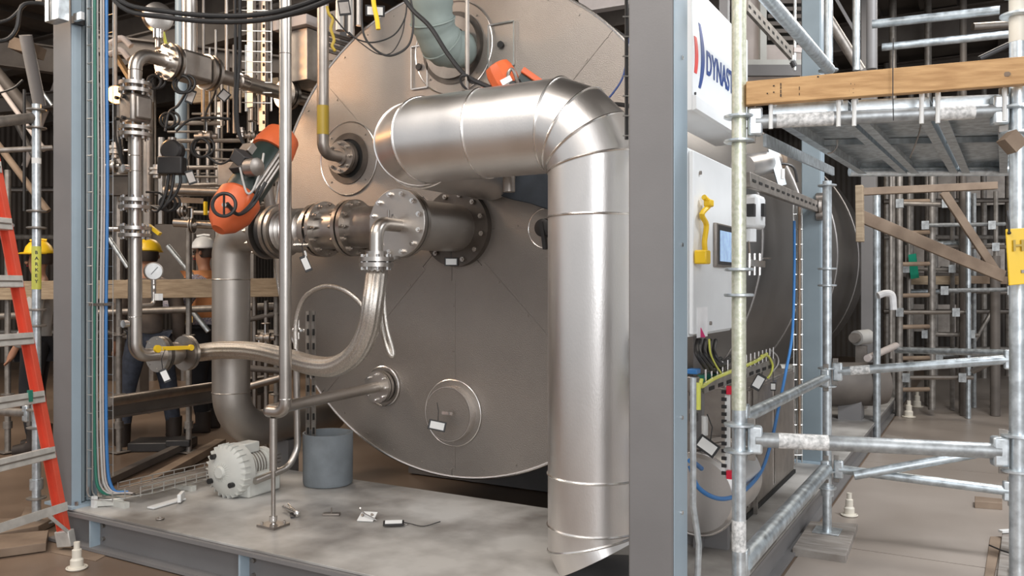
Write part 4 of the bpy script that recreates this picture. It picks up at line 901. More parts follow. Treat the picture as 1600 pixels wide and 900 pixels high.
# transmitter
tm = thing('white_transmitter', 'white round-cornered instrument with two black windows behind the front scaffold post', 'instrument', PX(1182, 360, -1.0))
MB().bb(PX(1160, 357, -1.05), PX(1197, 307, -.97)+X*.0).build('housing', 'white', tm, .02)
for px in (1177, 1193): MB().bb(PX(px-4, 338, -.97)-X*.02, PX(px+4, 319, -.955)).build('window', 'blackm', tm)
MB().cyl(PX(1172, 358, -1.0), PX(1172, 378, -1.0), .03, 16).build('neck', 'white', tm)
MB().tube(spline([PX(1170, 376, -1.0), PX(1172, 400, -1.0), PX(1176, 420, -1.0)], 4), .006, 8).build('cable', 'ssd', tm)
vm = thing('valve_manifold', 'small bright valve manifold below the white instrument', 'manifold', PX(1182, 420, -1.0))
MB().bb(PX(1168, 416, -1.0), PX(1196, 408, -.98)).build('block', 'ssb', vm)
for px in (1171, 1179, 1187): MB().cyl(PX(px, 430, -.99), PX(px, 396, -.99), .006, 8).build('stem', 'ssb', vm)
MB().cyl(PX(1192, 404, -.99), PX(1204, 404, -.99), .004, 8).build('handle', 'ssb', vm)
pa_ = thing('cable_channel', 'perforated steel channel arm reaching from the cabinet to the blue-grey column', 'bracket', (-1.0, 4.6, 1.92))
A0, A1 = PX(1168, 281, -1.0), PX(1276, 320, -1.0); A1.z = A0.z+.03
MB().bar(A0, A1, .03, .075).build('channel', 'galvd', pa_, .004)
for i in range(14):
    p = A0.lerp(A1, (i+.5)/14); MB().bar(p+X*.016-(A1-A0)*.018, p+X*.016+(A1-A0)*.018, .004, .012).build('slot', 'dark', pa_)
MB().lathe(A1+X*.02, X, [(.01, .02), (.05, .02), (.055, 0)], 20).build('end_plate', 'ssd', pa_)
for s_ in (-1, 1):
    MB().cyl(A1+Z*.06*s_, A1+Z*.06*s_+X*.05, .035, 18).build('bolt_lug', 'ssd', pa_)
MB().bar(A1-Z*.06+X*.03, A1+Z*.06+X*.03, .06, .02, X).build('plate', 'ssd', pa_)
ip = thing('clad_pipe', 'short clad pipe end showing between the sign box and the scaffold deck', 'pipe', PD(1185, 260, 4.9))
MB().cyl(PD(1160, 262, 4.6), PD(1206, 252, 5.2), .07, 32).build('cladding', 'clad', ip); MB().cyl(PD(1207, 252, 5.2), PD(1212, 251, 5.25), .075, 32).build('end_ring', 'woodf', ip)
MB().bar(PD(1206, 232, 5.0), PD(1222, 290, 5.0), .02, .05).build('strap', 'galvb', ip)
lt = thing('work_light', 'small white lamp head hanging below the scaffold deck near the clad pipe', 'lamp', PD(1222, 280, 5.0))
MB().cyl(PD(1222, 264, 5.0), PD(1222, 280, 5.0), .016, 14).build('head', 'wtag', lt); MB().tube(spline([PD(1208, 262, 5.0), PD(1222, 256, 5.0), PD(1240, 262, 5.0), PD(1246, 285, 5.0)], 4), .008, 8).build('cord', 'blackm', lt)
# lower box, drum, gauge, terminal tray
gb = thing('equipment_box', 'grey insulated metal box standing on the right side of the skid deck', 'enclosure', (-1.35, 4.9, .2))
MB().bb((-1.50, 4.32, .22), (-1.08, 5.56, .875)).build('body', 'ssd', gb, .006, label='dull grey metal casing')
MB().bb((-1.08, 4.36, .25), (-1.075, 4.93, .86)).build('side_panel', 'ssd', gb); MB().bb((-1.08, 4.97, .25), (-1.075, 5.53, .86)).build('side_panel', 'ssd', gb)
MB().bb((-1.47, 4.31, .62), (-1.12, 4.32, .86)).build('front_panel', 'ssd', gb, .002)
MB().bb((-1.51, 4.31, .2), (-1.07, 5.57, .222)).build('base_frame', 'dark', gb)
for y_ in (4.36, 4.93, 4.97, 5.53):
    MB().bb((-1.076, y_-.004, .25), (-1.070, y_+.004, .86)).build('edge_trim', 'ssb', gb)
dr_ = thing('drum_end', 'round clad drum end low down between the wide grey column and the front scaffold post', 'drum', (-1.2, 3.9, .25))
dc = PD(1086, 765, 3.75); dc.z = .46
MB().lathe(dc, Y, [(.02, 0), (.17, 0), (.185, .015), (.185, .50)], 48).build('shell', 'clad', dr_); MB().torus(dc+Y*.02, Y, .187, .007, 48).build('bead', 'bead', dr_)
for yy in (.1, .4): MB().bb((dc.x-.12, dc.y+yy, .2), (dc.x+.12, dc.y+yy+.04, .36)).build('foot', 'grey', dr_)
MB().tube(fillet([V((dc.x-.02, 3.70, .66)), V((dc.x+.13, 3.72, .70)), V((dc.x+.2, 3.9, .62))], .05), .012, 10).build('lifting_band', 'ssd', dr_)
lg = thing('level_gauge', 'vertical strip gauge with black flaps and red ends behind the front scaffold post', 'gauge', PD(1137, 745, 3.5))
g1, g2 = PD(1137, 603, 3.5), PD(1137, 748, 3.5)
MB().bar(g1, g2, .012, .02).build('rail', 'wtag', lg)
for i in range(12):
    p = g1.lerp(g2, (i+.8)/12.6); MB().box(p+V((-.012, -.012, 0)), (.02, .012, .014)).build('flap', 'blackm', lg)
for a, b in ((603, 616), (735, 748)): MB().bar(PD(1140, a, 3.48), PD(1140, b, 3.48), .022, .022).build('end_block', 'red', lg)
tr2 = thing('terminal_tray', 'low perforated tray of wiring with upright posts under the control cabinet', 'cable tray', (-1.0, 3.8, .98))
MB().bb((-1.06, 3.19, .985), (-.96, 4.45, .992)).build('base', 'galvd', tr2)
for x_ in (-1.06, -.96): MB().bb((x_-.002, 3.19, .985), (x_+.002, 4.45, 1.03)).build('side_wall', 'galvd', tr2)
for i in range(16): MB().cyl((-.965, 3.23+i*.08, 1.02), (-.965, 3.23+i*.08, 1.09), .004, 6).build('post', 'ssb', tr2)
for i in range(5): MB().bb((-1.02, 3.30+i*.04, 1.0), (-.99, 3.33+i*.04, 1.045)).build('terminal', 'greenC', tr2)
for i in range(9): MB().bb((-.957, 3.25+i*.13, .99), (-.955, 3.32+i*.13, 1.005)).build('slot', 'dark', tr2)
for yy in (3.19, 4.44): MB().bb((-1.07, yy, .2), (-1.05, yy+.02, .99)).build('tray_post', 'galvd', tr2)
tt('earth_wire', 'yellow-green wire lying along the front of the terminal tray', 'wire', [PX(1096, 592, -.95), PX(1096, 604, -.95), PX(1115, 592, -.95), PX(1143, 580, -.95), PX(1180, 565, -.95), PX(1198, 553, -.95)], .008, 'yelC', sp_=6)
tt('earth_wire', 'yellow-green wire dropping down the left end of the terminal tray', 'wire', [PX(1091, 598, -.95), PX(1091, 640, -.95)], .010, 'yelC')
tt('earth_wire', 'yellow wire loop at the right end of the terminal tray', 'wire', [PX(1190, 556, -.95), PX(1200, 556, -.95), PX(1207, 570, -.95), PX(1205, 582, -.95), PX(1200, 590, -.95)], .006, 'yelC', sp_=5)
tt('grey_wire', 'thin pale wire loop right of the yellow loop', 'wire', [PX(1203, 546, -.98), PX(1214, 556, -.98), PX(1216, 568, -.98), PX(1208, 580, -.98)], .004, 'greyC', sp_=5)
for i, (px0, px1, py1, lab) in enumerate(((1088, 1108, 578, 'first'), (1092, 1118, 583, 'second'), (1100, 1124, 574, 'third'), (1108, 1132, 572, 'fourth'), (1116, 1136, 568, 'fifth'))):
    tt('black_cable', 'black cable looping out under the control cabinet, '+lab+' from the left', 'cable', [PX(px0+2, 532, -1.03), PX(px0, 550, -.98), PX((px0+px1)//2, 568, -.96), PX(px1, py1-2, -.98), PX(px1+18, py1-18, -1.02)], .009, 'black', sp_=6, group='black cables under the control cabinet')
tt('white_wire', 'thin white wire hanging among the black cables under the cabinet', 'wire', [PX(1108, 530, -.95), PX(1110, 552, -.95), PX(1118, 570, -.95), PX(1126, 582, -.95)], .004, 'yelC', sp_=5)
tt('blue_cable', 'bright blue cable sagging under the drum and climbing to the far column', 'cable', [PD(1078, 728, 3.2), PD(1090, 760, 3.2), PD(1115, 777, 3.25), PD(1140, 778, 3.4), PD(1165, 765, 3.7), PD(1190, 735, 4.1), PD(1205, 690, 4.4), PD(1216, 640, 4.7), PD(1228, 580, 5.0), PD(1238, 520, 5.3), PD(1241, 430, 5.4), PD(1241, 345, 5.4)], .009, 'blueC', sp_=6)
tt('blue_cable', 'short bright blue cable stub right of the wide grey column', 'cable', [PD(1078, 720, 3.2), PD(1086, 724, 3.3), PD(1096, 732, 3.4)], .010, 'blueC', sp_=4)
tw = thing('wire_cable_tray', 'narrow wire cable tray with an orange cable left of the blue-grey column', 'cable tray', PD(1246, 720, 5.6))
for px in (1240, 1245, 1253): MB().tube([PD(px, 320, 5.6), PD(px, 722, 5.6)], .005, 6).build('vertical_wire', 'mesh', tw)
for i in range(17): MB().tube([PD(1239, 335+i*23.5, 5.58), PD(1254, 335+i*23.5, 5.58)], .004, 6).build('cross_wire', 'mesh', tw)
tt('orange_cable', 'orange-brown cable in the narrow wire tray on the far column', 'cable', [PD(1249, 320, 5.57), PD(1249, 700, 5.57)], .009, 'woodf')
tag(1185, 597, 4.15, 13, 20, -.5, 'white tag in a black holder below the terminal tray')
tag(1208, 604, 4.6, 7, 10, 0, 'tiny white tag right of the one below the terminal tray')
tag(1105, 697, 3.5, 30, 17, -.6, 'large white tag in a black holder in front of the drum end')
tt('junction_conduit', 'pale vertical conduit with a bend right beside the wide grey column', 'conduit', [PD(1083, 590, 3.1), PD(1083, 790, 3.1), PD(1092, 850, 3.1), PD(1090, 905, 3.1)], .012, 'galvb', fil=.04)
it = thing('junction_block', 'dark connector blocks low right beside the wide grey column', 'connector', PD(1084, 660, 3.2))
for py in (612, 632, 652): MB().box(PD(1084, py, 3.25), (.03, .03, .035)).build('connector', 'blackm', it, .004)
MB().box(PD(1083, 600, 3.2), (.04, .04, .06)).build('head', 'ssd', it, .004); MB().box(PD(1084, 580, 3.2), (.04, .05, .02)).build('clip', 'blueC', it, .003)
tt('white_bottle_wire', 'white plastic sleeve hanging above the large tag by the drum end', 'sleeve', [PD(1101, 650, 3.55), PD(1101, 680, 3.55)], .014, 'wtag')
pm_ = thing('white_pump', 'white pump body standing behind the grey metal box near the far column', 'pump', PD(1232, 630, 5.4))
MB().cyl(PD(1218, 582, 5.85), PD(1240, 582, 5.85), .06, 24).build('body', 'lgrey', pm_); MB().cyl(PD(1226, 582, 5.85), PD(1226, 640, 5.85), .03, 16).build('neck', 'lgrey', pm_)
MB().cyl(PD(1226, 640, 5.85), PD(1226, 735, 5.85), .045, 16).build('base', 'ssd', pm_)

# ================================================================== LADDER + LEFT SCAFFOLD
ld = thing('step_ladder', 'orange-red fibreglass ladder with grey aluminium rungs at the left edge', 'ladder', (-4.3, 2.66, 0))
R0, R1 = PD(-14, 215, 4.30), PD(105, 842, 4.42)
rp = lambda py: R0.lerp(R1, (py-215)/(842-215))
rd = (PD(0, 720, 4.11)-PD(75, 702, 4.40)).normalized(); rd.z = 0; rd.normalize()
ra = (R1-R0).normalized(); rn = ra.cross(rd).normalized()
for off in (0, .50):
    rail = MB()
    a, b = R0+rd*off, R1+rd*off
    rail.bar(a, b, .006, .060, rn); q1 = rn*.027
    rail.bar(a+q1+rd*.014, b+q1+rd*.014, .030, .006, rn); rail.bar(a-q1+rd*.014, b-q1+rd*.014, .030, .006, rn)
    rail.build('side_rail', 'ladder', ld)
    MB().bar(b-ra*.05+rd*.01, b+ra*.035+rd*.01, .045, .09, rn).build('foot', 'alu', ld, .004)
for py in (262, 349, 437, 525, 616, 704):
    a = rp(py)+rd*.004; b = a+rd*.49
    MB().bar(a-rn*.02, b-rn*.02, .035, .062, ra).build('rung', 'alu', ld, .003)
    MB().bar(a-rn*.039+rd*.01, b-rn*.039, .003, .008, ra).build('rung_lip', 'ssd', ld)
    MB().cyl(a-rd*.006-rn*.012, a-rd*.010-rn*.012, .006, 8).build('rivet', 'ssb', ld)
a = rp(790); MB().bar(a-rn*.04, a-rn*.04+rd*.49, .006, .045, ra).build('bottom_bar', 'alu', ld)
MB().bar(rp(795)-rn*.04+rd*.13, rp(838)-rn*.04, .005, .018, ra).build('corner_brace', 'alu', ld)
MB().box(rp(612)+rd*.10-rn*.037, (.02, .02, .06)).build('tape', 'greenC', ld, label='dark green tape around the rung')
ls = standard(*PD(57, 600, 4.8).xy, .03, zd(163, 4.8), 'scaffold post with a yellow sticker standing behind the orange ladder', 'galvb', [zd(p, 4.8) for p in (172, 200, 330, 356, 484, 509, 640, 668, 778)], mr='galvd')
px_ = PD(57, 415, 4.8)
MB().cyl((px_.x, px_.y, zd(452, 4.8)), (px_.x, px_.y, zd(385, 4.8)), SR_+.0012, 20).build('sticker', 'yelC', ls, label='yellow sticker with a column of dark letters')
toc = (V((0, 0, 0))-V((px_.x, px_.y, 0))).normalized(); rgt = Z.cross(toc)
for i, ch in enumerate('BARKEY'): text(ch, V((px_.x, px_.y, zd(397+i*9, 4.8)))+toc*(SR_+.002)-rgt*.008, rgt, Z, .026, 'black', ls, bold=.0006)
for py, c_l in ((278, 'grey paper label'), (262, 'white paper label')):
    pass
MB().cyl((px_.x, px_.y, zd(256, 4.8)), (px_.x, px_.y, zd(247, 4.8)), SR_+.001, 18).build('paper_label', 'wtag', ls, label='white paper label band')
ledger(PD(-60, 197, 4.3), PD(52, 184, 4.8), 'dark scaffold tube meeting the top of the post behind the ladder', 'galvd', r=.03, heads=False, inset=0)
ledger(PD(-60, 238, 4.9), PD(82, 231, 5.1), 'second dark scaffold tube below the top of the ladder-side post', 'galvd', r=.016, heads=False, inset=0)
ledger(PD(-40, 640, 5.2), PD(46, 646, 4.9), 'dull scaffold tube knee-high behind the ladder with a dark coupler', 'galvd', r=.026, heads=True, inset=.02)
ledger(PD(20, 352, 5.2), PD(-60, 350, 5.4), 'thin rail left of the ladder-side post at head height', 'galvb', r=.012, heads=False, inset=0)
for i, pts_ in enumerate((([(-30, 862), (72, 848), (76, 828), (-30, 838)]), ([(-30, 838), (60, 822), (90, 806), (-30, 812)]), ([(30, 812), (92, 806), (96, 790), (40, 792)]))):
    board(pts_, .05-.0*i, .045, ('nearest', 'middle', 'farthest')[i]+' of three worn boards lying under the ladder-side scaffold post', 'woodf')
board([(78, 862), (150, 876), (175, 862), (110, 848)], .004, .004, 'thin tan cardboard sheet on the floor by the ladder foot', 'woodf', 'cardboard_sheet', 'cardboard')

# ================================================================== BACKGROUND LEFT
tbm = thing('timber_rail', 'long timber guard board behind the riser, chest high across the left side', 'plank', PD(220, 465, 6.6))
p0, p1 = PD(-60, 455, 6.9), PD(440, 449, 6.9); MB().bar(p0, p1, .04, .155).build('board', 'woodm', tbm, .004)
# posts carrying the guard board
for i, px in enumerate((12, 186, 295, 432)):
    p = PD(px, 450, 7.0); standard(p.x, p.y, .01, (2.4, 1.44, 2.0, 2.3)[i], 'dull scaffold post holding the timber guard board, '+ORD[i]+' from the left', 'galvd', [.5, 1.0], group='posts of the timber guard board', fm='galvd', mr='galvd')
bgp = [  # px0,py0,px1,py1,d0,d1,r,mat,label
 (-20, 455+40, 440, 478, 7.3, 7.3, .03, 'galvd', 'dark rail just below the timber guard board'),
 (170, 628, 335, 603, 5.4, 6.4, .033, 'ssd', 'dull pipe sloping at knee height behind the riser'),
 (-40, 70, 50, 180, 8.0, 8.2, .055, 'steelbr', 'brown-grey diagonal brace at the upper left'),
 (40, 55, 62, 165, 6.2, 6.4, .045, 'grey', 'grey slanted strut above the ladder-side scaffold post'),
 (-20, 110, 70, 235, 7.5, 7.5, .022, 'pink', 'sunlit pale diagonal bar at the upper left, higher of two'),
 (-30, 190, 75, 330, 7.5, 7.5, .03, 'woodf', 'tan diagonal timber at the upper left, lower one'),
 (45, 115, 82, 165, 7.0, 7.0, .014, 'galvb', 'short bright diagonal tube near the left column'),
 (38, 140, 38, 330, 6.6, 6.6, .012, 'black', 'black vertical cable left of the ladder-side post'),
 (170, 372, 200, 418, 8.0, 8.0, .022, 'galvb', 'bright diagonal tube between the tray and the riser'),
 (262, 384, 305, 436, 8.0, 8.0, .026, 'galvb', 'bright diagonal tube left of the person in a white hat'),
 (300, 486, 326, 518, 7.6, 7.6, .025, 'galvb', 'short bright diagonal tube below the guard board'),
 (256, 297, 350, 300, 6.2, 6.2, .030, 'ssd', 'dull horizontal pipe ending left of the orange actuator'),
 (272, 348, 352, 353, 6.0, 6.0, .030, 'ss', 'bright horizontal pipe above the white hard hat'),
 (168, 358, 205, 358, 6.5, 6.5, .02, 'ss', 'short horizontal pipe joining the riser flange from the left'),
 (232, 160, 232, 360, 6.6, 6.6, .045, 'ssd', 'dull vertical pipe just right of the riser'),
 (252, 215, 252, 350, 7.0, 7.0, .028, 'ss', 'slender vertical pipe behind the black junction box'),
 (283, 0, 283, 300, 7.2, 7.2, .05, 'blue', 'blue-grey vertical post behind the big top valve'),
 (340, 200, 340, 420, 8.4, 8.4, .03, 'ssd', 'vertical pipe behind the orange actuator'),
 (310, 230, 310, 300, 6.8, 6.8, .018, 'ss', 'short bright vertical tube in the middle of the pipe rack'),
 (325, 225, 325, 300, 6.8, 6.8, .018, 'ss', 'short vertical tube right beside its bright neighbour'),
 (218, 300, 218, 520, 9.0, 9.0, .04, 'steelbr', 'dark far vertical pipe half hidden by the riser'),
 (300, 365, 300, 440, 8.8, 8.8, .04, 'galvd', 'grey far vertical tube right of the hidden gauge'),
 (387, 440, 470, 440, 7.9, 7.9, .02, 'ssd', 'dull rail seen between the bent pipe and the tank'),
 (385, 500, 436, 490, 7.0, 7.0, .022, 'steelbr', 'dark upper tube between the bent pipe and the slim pipe'),
 (385, 575, 440, 580, 6.8, 6.8, .026, 'steelbr', 'dark middle tube between the bent pipe and the slim pipe'),
 (385, 605, 440, 590, 6.6, 6.6, .03, 'ssd', 'dull lower tube between the bent pipe and the slim pipe'),
 (398, 440, 398, 640, 7.2, 7.2, .022, 'ssd', 'vertical dull tube right of the bent pipe'),
 (416, 470, 416, 640, 7.0, 7.0, .02, 'ssd', 'second vertical dull tube right of the bent pipe'),
 (172, 520, 330, 560, 7.4, 7.4, .022, 'steelbr', 'dark sloping tube behind the yellow lever valve'),
 (60, 0, 130, 20, 6.0, 6.4, .03, 'steelbr', 'dark overhead tube at the top left behind the left column'),
]
for a in bgp: tt('background_tube', a[8], 'pipe', [PD(a[0], a[1], a[4]), PD(a[2], a[3], a[5])], a[6], a[7], n=12)
# little horizontal and vertical tubing of the pipe rack
k = 0
for i in range(12):
    py = 178+i*14; x0 = random.choice((262, 275, 300, 330)); x1 = x0+random.choice((60, 90, 120))
    tt('rack_tube', 'thin horizontal tube in the pipe rack behind the riser, '+ORD[i]+' from the top', 'pipe', [PD(x0, py, 6.4+.1*(i % 4)), PD(min(436, x1), py+random.uniform(-3, 3), 6.4+.1*(i % 4))], random.choice((.010, .014, .018)), random.choice(('ss', 'ssd', 'galvd')), n=8, group='thin horizontal tubes of the pipe rack')
for i in range(12):
    px = 318+i*9.6; y0 = random.uniform(-20, 110); y1 = random.uniform(170, 235)
    tt('rack_tube', 'thin vertical tube of the pipe rack left of the slim pipe, '+ORD[i]+' from the left', 'pipe', [PD(px, y0, 6.1+.1*(i % 4)), PD(px, y1, 6.1+.1*(i % 4))], random.choice((.008, .010, .013)), random.choice(('ss', 'ssd', 'galvb')), n=8, group='thin vertical tubes of the pipe rack')
for i, (x, y, d, ax_, r, L) in enumerate(((322, 213, 5.9, 'h', .04, .16), (300, 352, 5.9, 'h', .055, .05), (245, 268, 6.3, 'v', .06, .1), (404, 128, 6.6, 'h', .07, .06), (378, 210, 6.2, 'v', .04, .1), (262, 300, 5.9, 'h', .05, .05), (345, 260, 6.6, 'v', .05, .06), (395, 212, 6.0, 'h', .035, .1), (285, 330, 6.4, 'h', .045, .07), (180, 235, 6.4, 'v', .06, .12), (176, 260, 6.6, 'h', .05, .12), (415, 528, 6.3, 'h', .04, .14), (405, 545, 6.3, 'h', .03, .2))):
    c = PD(x, y, d); t = thing('inline_valve', 'small steel valve in the clutter behind the riser, '+['by the black coil', 'above the white hat', 'right of the riser middle', 'at the orange timber', 'above the actuator', 'left of the flange', 'on the actuator cable side', 'under the rack posts', 'above the yellow helmet', 'left of the riser, upper', 'left of the riser, lower', 'low by the slim pipe', 'lowest by the slim pipe'][i], 'valve', c)
    a = V((CS, SN, 0)) if ax_ == 'h' else Z
    MB().lathe(c-a*L/2, a, [(r*.5, 0), (r*.5, L*.2), (r, L*.25), (r, L*.4), (r*.7, L*.45), (r*.7, L*.55), (r, L*.6), (r, L*.75), (r*.5, L*.8), (r*.5, L)], 16).build('body', 'ss', t, ang=.4)
    b = Z if ax_ == 'h' else V((CS, SN, 0)); MB().cyl(c+b*r*.5, c+b*(r+.07), .010, 8).build('stem', 'ssb', t); MB().torus(c+b*(r+.07), b, .03, .005, 16, 6).build('handwheel', 'ssd', t)
# overhead beams, orange-lit timber, panels
def ib(a, b, label, w_=.16, h=.26, m='steelbr', name='steel_beam', cat='beam'):
    return MB().ibeam(a, b, w_, h, .016).build(name, m, label=label, cat=cat)
ib(PD(150, 95, 9.0), PD(450, 20, 9.0), 'dark overhead beam above the top valve line', h=.30)
ib(PD(150, 70, 7.4), PD(450, 105, 7.4), 'dark beam crossing behind the top valve line', h=.16)
ib(PD(-60, 75, 9.5), PD(90, 95, 9.5), 'dark overhead beam at the top left corner', h=.3)
ib(PD(-60, 170, 11), PD(160, 150, 11), 'far dark beam behind the ladder-side scaffold', h=.22)
ib(PD(160, 290, 12), PD(440, 285, 12), 'far dull beam across the left background', h=.3)
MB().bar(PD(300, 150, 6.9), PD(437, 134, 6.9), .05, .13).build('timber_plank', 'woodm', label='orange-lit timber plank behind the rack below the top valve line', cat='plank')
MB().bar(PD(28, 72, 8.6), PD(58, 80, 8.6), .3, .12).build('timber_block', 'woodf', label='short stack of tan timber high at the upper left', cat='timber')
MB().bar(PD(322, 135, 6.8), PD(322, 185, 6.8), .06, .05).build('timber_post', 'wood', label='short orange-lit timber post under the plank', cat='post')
MB().box(PD(385, 272, 6.2), (.42, .05, .18), Matrix.Rotation(TH, 3, 'Z')).build('metal_sheet', 'ssd', label='flat grey metal panel behind the slanted orange actuator', cat='panel', bev=.006)
MB().box(PD(300, 400, 9.2), (.9, .06, .7), Matrix.Rotation(TH, 3, 'Z')).build('brown_board', 'steelbr', label='dark brown board panel behind the person in a white hat', cat='panel')
rk = thing('cable_ladder', 'tall vertical cable ladder of grey channels left of the slim pipe', 'cable tray', PD(398, 225, 5.7))
for px, w_ in ((393, .055), (412, .06)): MB().bar(PD(px, -60, 5.7), PD(px, 168 if px < 400 else 205, 5.7), w_, .03, Y).build('channel', 'ssd', rk)
for i in range(14): MB().box(PD(412, -4+i*15, 5.66), (.012, .01, .022)).build('slot', 'dark', rk)
for i in range(11): MB().bar(PD(378, i*16, 5.62), PD(425, i*16+1, 5.62), .006, .006).build('rung', 'mesh', rk)
gh = thing('equipment_housing', 'dull grey rectangular housing behind the upper left edge of the tank', 'housing', PD(485, 130, 5.8))
a = PD(484, 95, 5.9); MB().box(a, (.24, .3, .36), Matrix.Rotation(TH*0, 3, 'Z')).build('box', 'ssd', gh, .004); MB().box(a+Z*.22, (.32, .4, .07)).build('lid', 'pink', gh, .004)
MB().bar(PD(530, 20, 5.6), PD(530, 96, 5.6), .10, .10).build('leg', 'grey', gh)
for i in range(4): ib(PD(512+0*i, 52+i*9, 5.4), PD(580, 72+i*9, 5.4), 'dark slat in the louvred frame behind the yellow twisted cord, '+ORD[i]+' from the top', .03, .02, 'steelbr', 'louvre_slat', 'slat')
for i, px in enumerate((532, 548, 561)): tt('grey_upright', 'pale upright post behind the top left rim of the tank, '+ORD[i]+' from the left', 'post', [PD(px, -20, 5.2), PD(px, (48, 56, 40)[i], 5.2)], (.03, .025, .02)[i], 'ss', group='pale uprights at the tank rim')
# black coils, junction box
jb = thing('junction_box', 'black square box with a round lid and three cables right of the riser', 'junction box', PD(270, 270, 5.2))
Rr = Matrix.Rotation(TH, 3, 'Z')
MB().box(PD(269, 259, 5.2), (.155, .09, .11), Rr).build('box', 'blackm', jb, .008); MB().lathe(PD(269, 235, 5.2)+V((-SN, CS, 0))*.04, -V((-SN, CS, 0)), [(.068, 0), (.068, .06), (.055, .075), (.02, .078)], 24).build('lid', 'blackm', jb)
MB().cyl(PD(269, 215, 5.2), PD(269, 222, 5.2), .025, 12).build('top_fitting', 'ssd', jb)
for i, (a, b, c) in enumerate(((264, 262, 254), (272, 270, 262), (281, 282, 264))): tt('box_cable', 'black cable leaving the junction box bottom, '+ORD[i]+' from the left', 'cable', [PD(a, 270, 5.2), PD(b, 285, 5.2), PD((b+c)/2, 305, 5.2), PD(c-8, 330-4*i, 5.2), PD(c-25, 322, 5.25)], .009, 'black', sp_=5)
for i, (x, y, r, d, lab) in enumerate(((284, 132, .052, 5.0, 'black cable coil hanging below the big top valve'), (262, 188, .045, 5.1, 'lower black cable coil right of the riser'), (313, 231, .06, 5.3, 'double black cable coil in the middle of the pipe rack'), (241, 128, .04, 5.0, 'black cable coil close behind the riser top'), (262, 318, .05, 5.3, 'black cable coil near the lower riser flange'))):
    c = PD(x, y, d); n = V((SN, -CS, 0)); t = thing('cable_coil', lab, 'cable coil', c-Z*r)
    MB().torus(c, n, r, .009, 28).build('loop', 'black', t); MB().torus(c+V((.01, .02, .006)), n+Z*.2, r*1.08, .008, 28).build('loop', 'black', t)
runs = [([(290, 145), (278, 165), (264, 176), (258, 205)], 5.1, .009), ([(275, 205), (295, 188), (325, 184), (360, 186)], 5.1, .009), ([(325, 245), (345, 256), (372, 240), (390, 222)], 5.2, .008),
        ([(335, 115), (336, 145), (322, 175), (320, 205)], 5.5, .007), ([(375, -20), (374, 90), (370, 165), (376, 215), (396, 240), (420, 268)], 5.0, .010), ([(367, -20), (368, 100), (368, 190), (385, 235)], 5.0, .009),
        ([(378, 240), (375, 262), (390, 295), (405, 280), (412, 262)], 4.48, .005), ([(352, 322), (372, 334), (392, 318), (406, 290)], 4.4, .007), ([(0, 35), (18, 28), (38, 8), (48, 4)], 4.6, .010), ([(-20, 65), (10, 62), (26, 45), (34, 10), (60, 5), (85, 12)], 4.6, .012),
        ([(186, 205), (190, 245), (194, 262)], 5.3, .009), ([(176, 190), (184, 230), (190, 250)], 5.4, .008), ([(228, 300), (250, 302), (262, 318)], 5.3, .007), ([(-10, 148), (20, 138), (36, 125)], 6.0, .008)]
labs = ['black lead from the upper coil to the lower coil', 'black lead from the lower coil toward the actuator', 'black lead from the double coil to the actuator', 'black lead hanging from the top valve line', 'thick black cable dropping from the ceiling to the slanted actuator', 'black cable left of the one dropping to the slanted actuator', 'pale wire looped over the slanted actuator', 'black lead across the orange handwheel cap', 'black hose at the top left corner', 'larger black hose bending at the top left corner', 'black lead left of the riser, right one', 'black lead left of the riser, left one', 'short black lead near the lower riser flange', 'thin black lead above the ladder']
for i, (pts_, d, r) in enumerate(runs): tt('lead', labs[i], 'cable', [PD(a, b, d) for a, b in pts_], r, 'greyC' if i == 6 else 'black', sp_=5, n=8)
MB().bar(PD(232, 352, 4.9), PD(250, 366, 4.9), .035, .02).build('yellow_lever', 'yellow', label='yellow lever end sticking out right of the riser flange', cat='lever')
MB().bar(PD(321, 315, 6.0), PD(321, 336, 6.0), .02, .02).build('yellow_bar', 'yellow', label='small yellow upright bar left of the orange end cap', cat='bar')
MB().bar(PD(270, 312, 6.2), PD(318, 314, 6.2), .01, .04).build('amber_frame', 'woodf', label='amber flat bar left of the small yellow upright', cat='bar')
# visible glowing work lamp
wl_ = thing('flood_lamp', 'glowing warm flood lamp shining between the cable tray and the riser', 'lamp', PD(181, 160, 5.5))
lc = PD(181, 148, 5.5); ln = (V((-1.6, 1.2, 1.9))-lc).normalized()
MB().lathe(lc-ln*.05, ln, [(.02, -.05), (.05, 0), (.062, .05)], 20, False).build('reflector', 'blackm', wl_); MB().lathe(lc, ln, [(.058, -.004), (.001, 0)], 20).build('lens', 'lamp', wl_, label='glowing lens')
MB().cyl(lc-ln*.08, lc-ln*.08+Z*1.2, .012, 8).build('hanger', 'ssd', wl_)
pl_ = bpy.data.lights.new('flood_lamp_light', 'POINT'); pl_.energy = 7; pl_.color = (1, .55, .22); pl_.shadow_soft_size = .06
po = bpy.data.objects.new('flood_lamp_light', pl_); C.objects.link(po); po.location = lc+ln*.10
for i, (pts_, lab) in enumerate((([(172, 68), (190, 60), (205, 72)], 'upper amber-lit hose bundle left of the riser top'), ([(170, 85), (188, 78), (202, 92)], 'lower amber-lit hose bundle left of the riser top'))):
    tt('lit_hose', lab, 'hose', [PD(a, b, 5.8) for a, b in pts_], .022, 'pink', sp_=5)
MB().bar(PD(180, 85, 5.9), PD(204, 125, 5.9), .08, .02).build('lit_plate', 'wood', label='amber-lit slanted plate left of the riser top elbow', cat='plate')
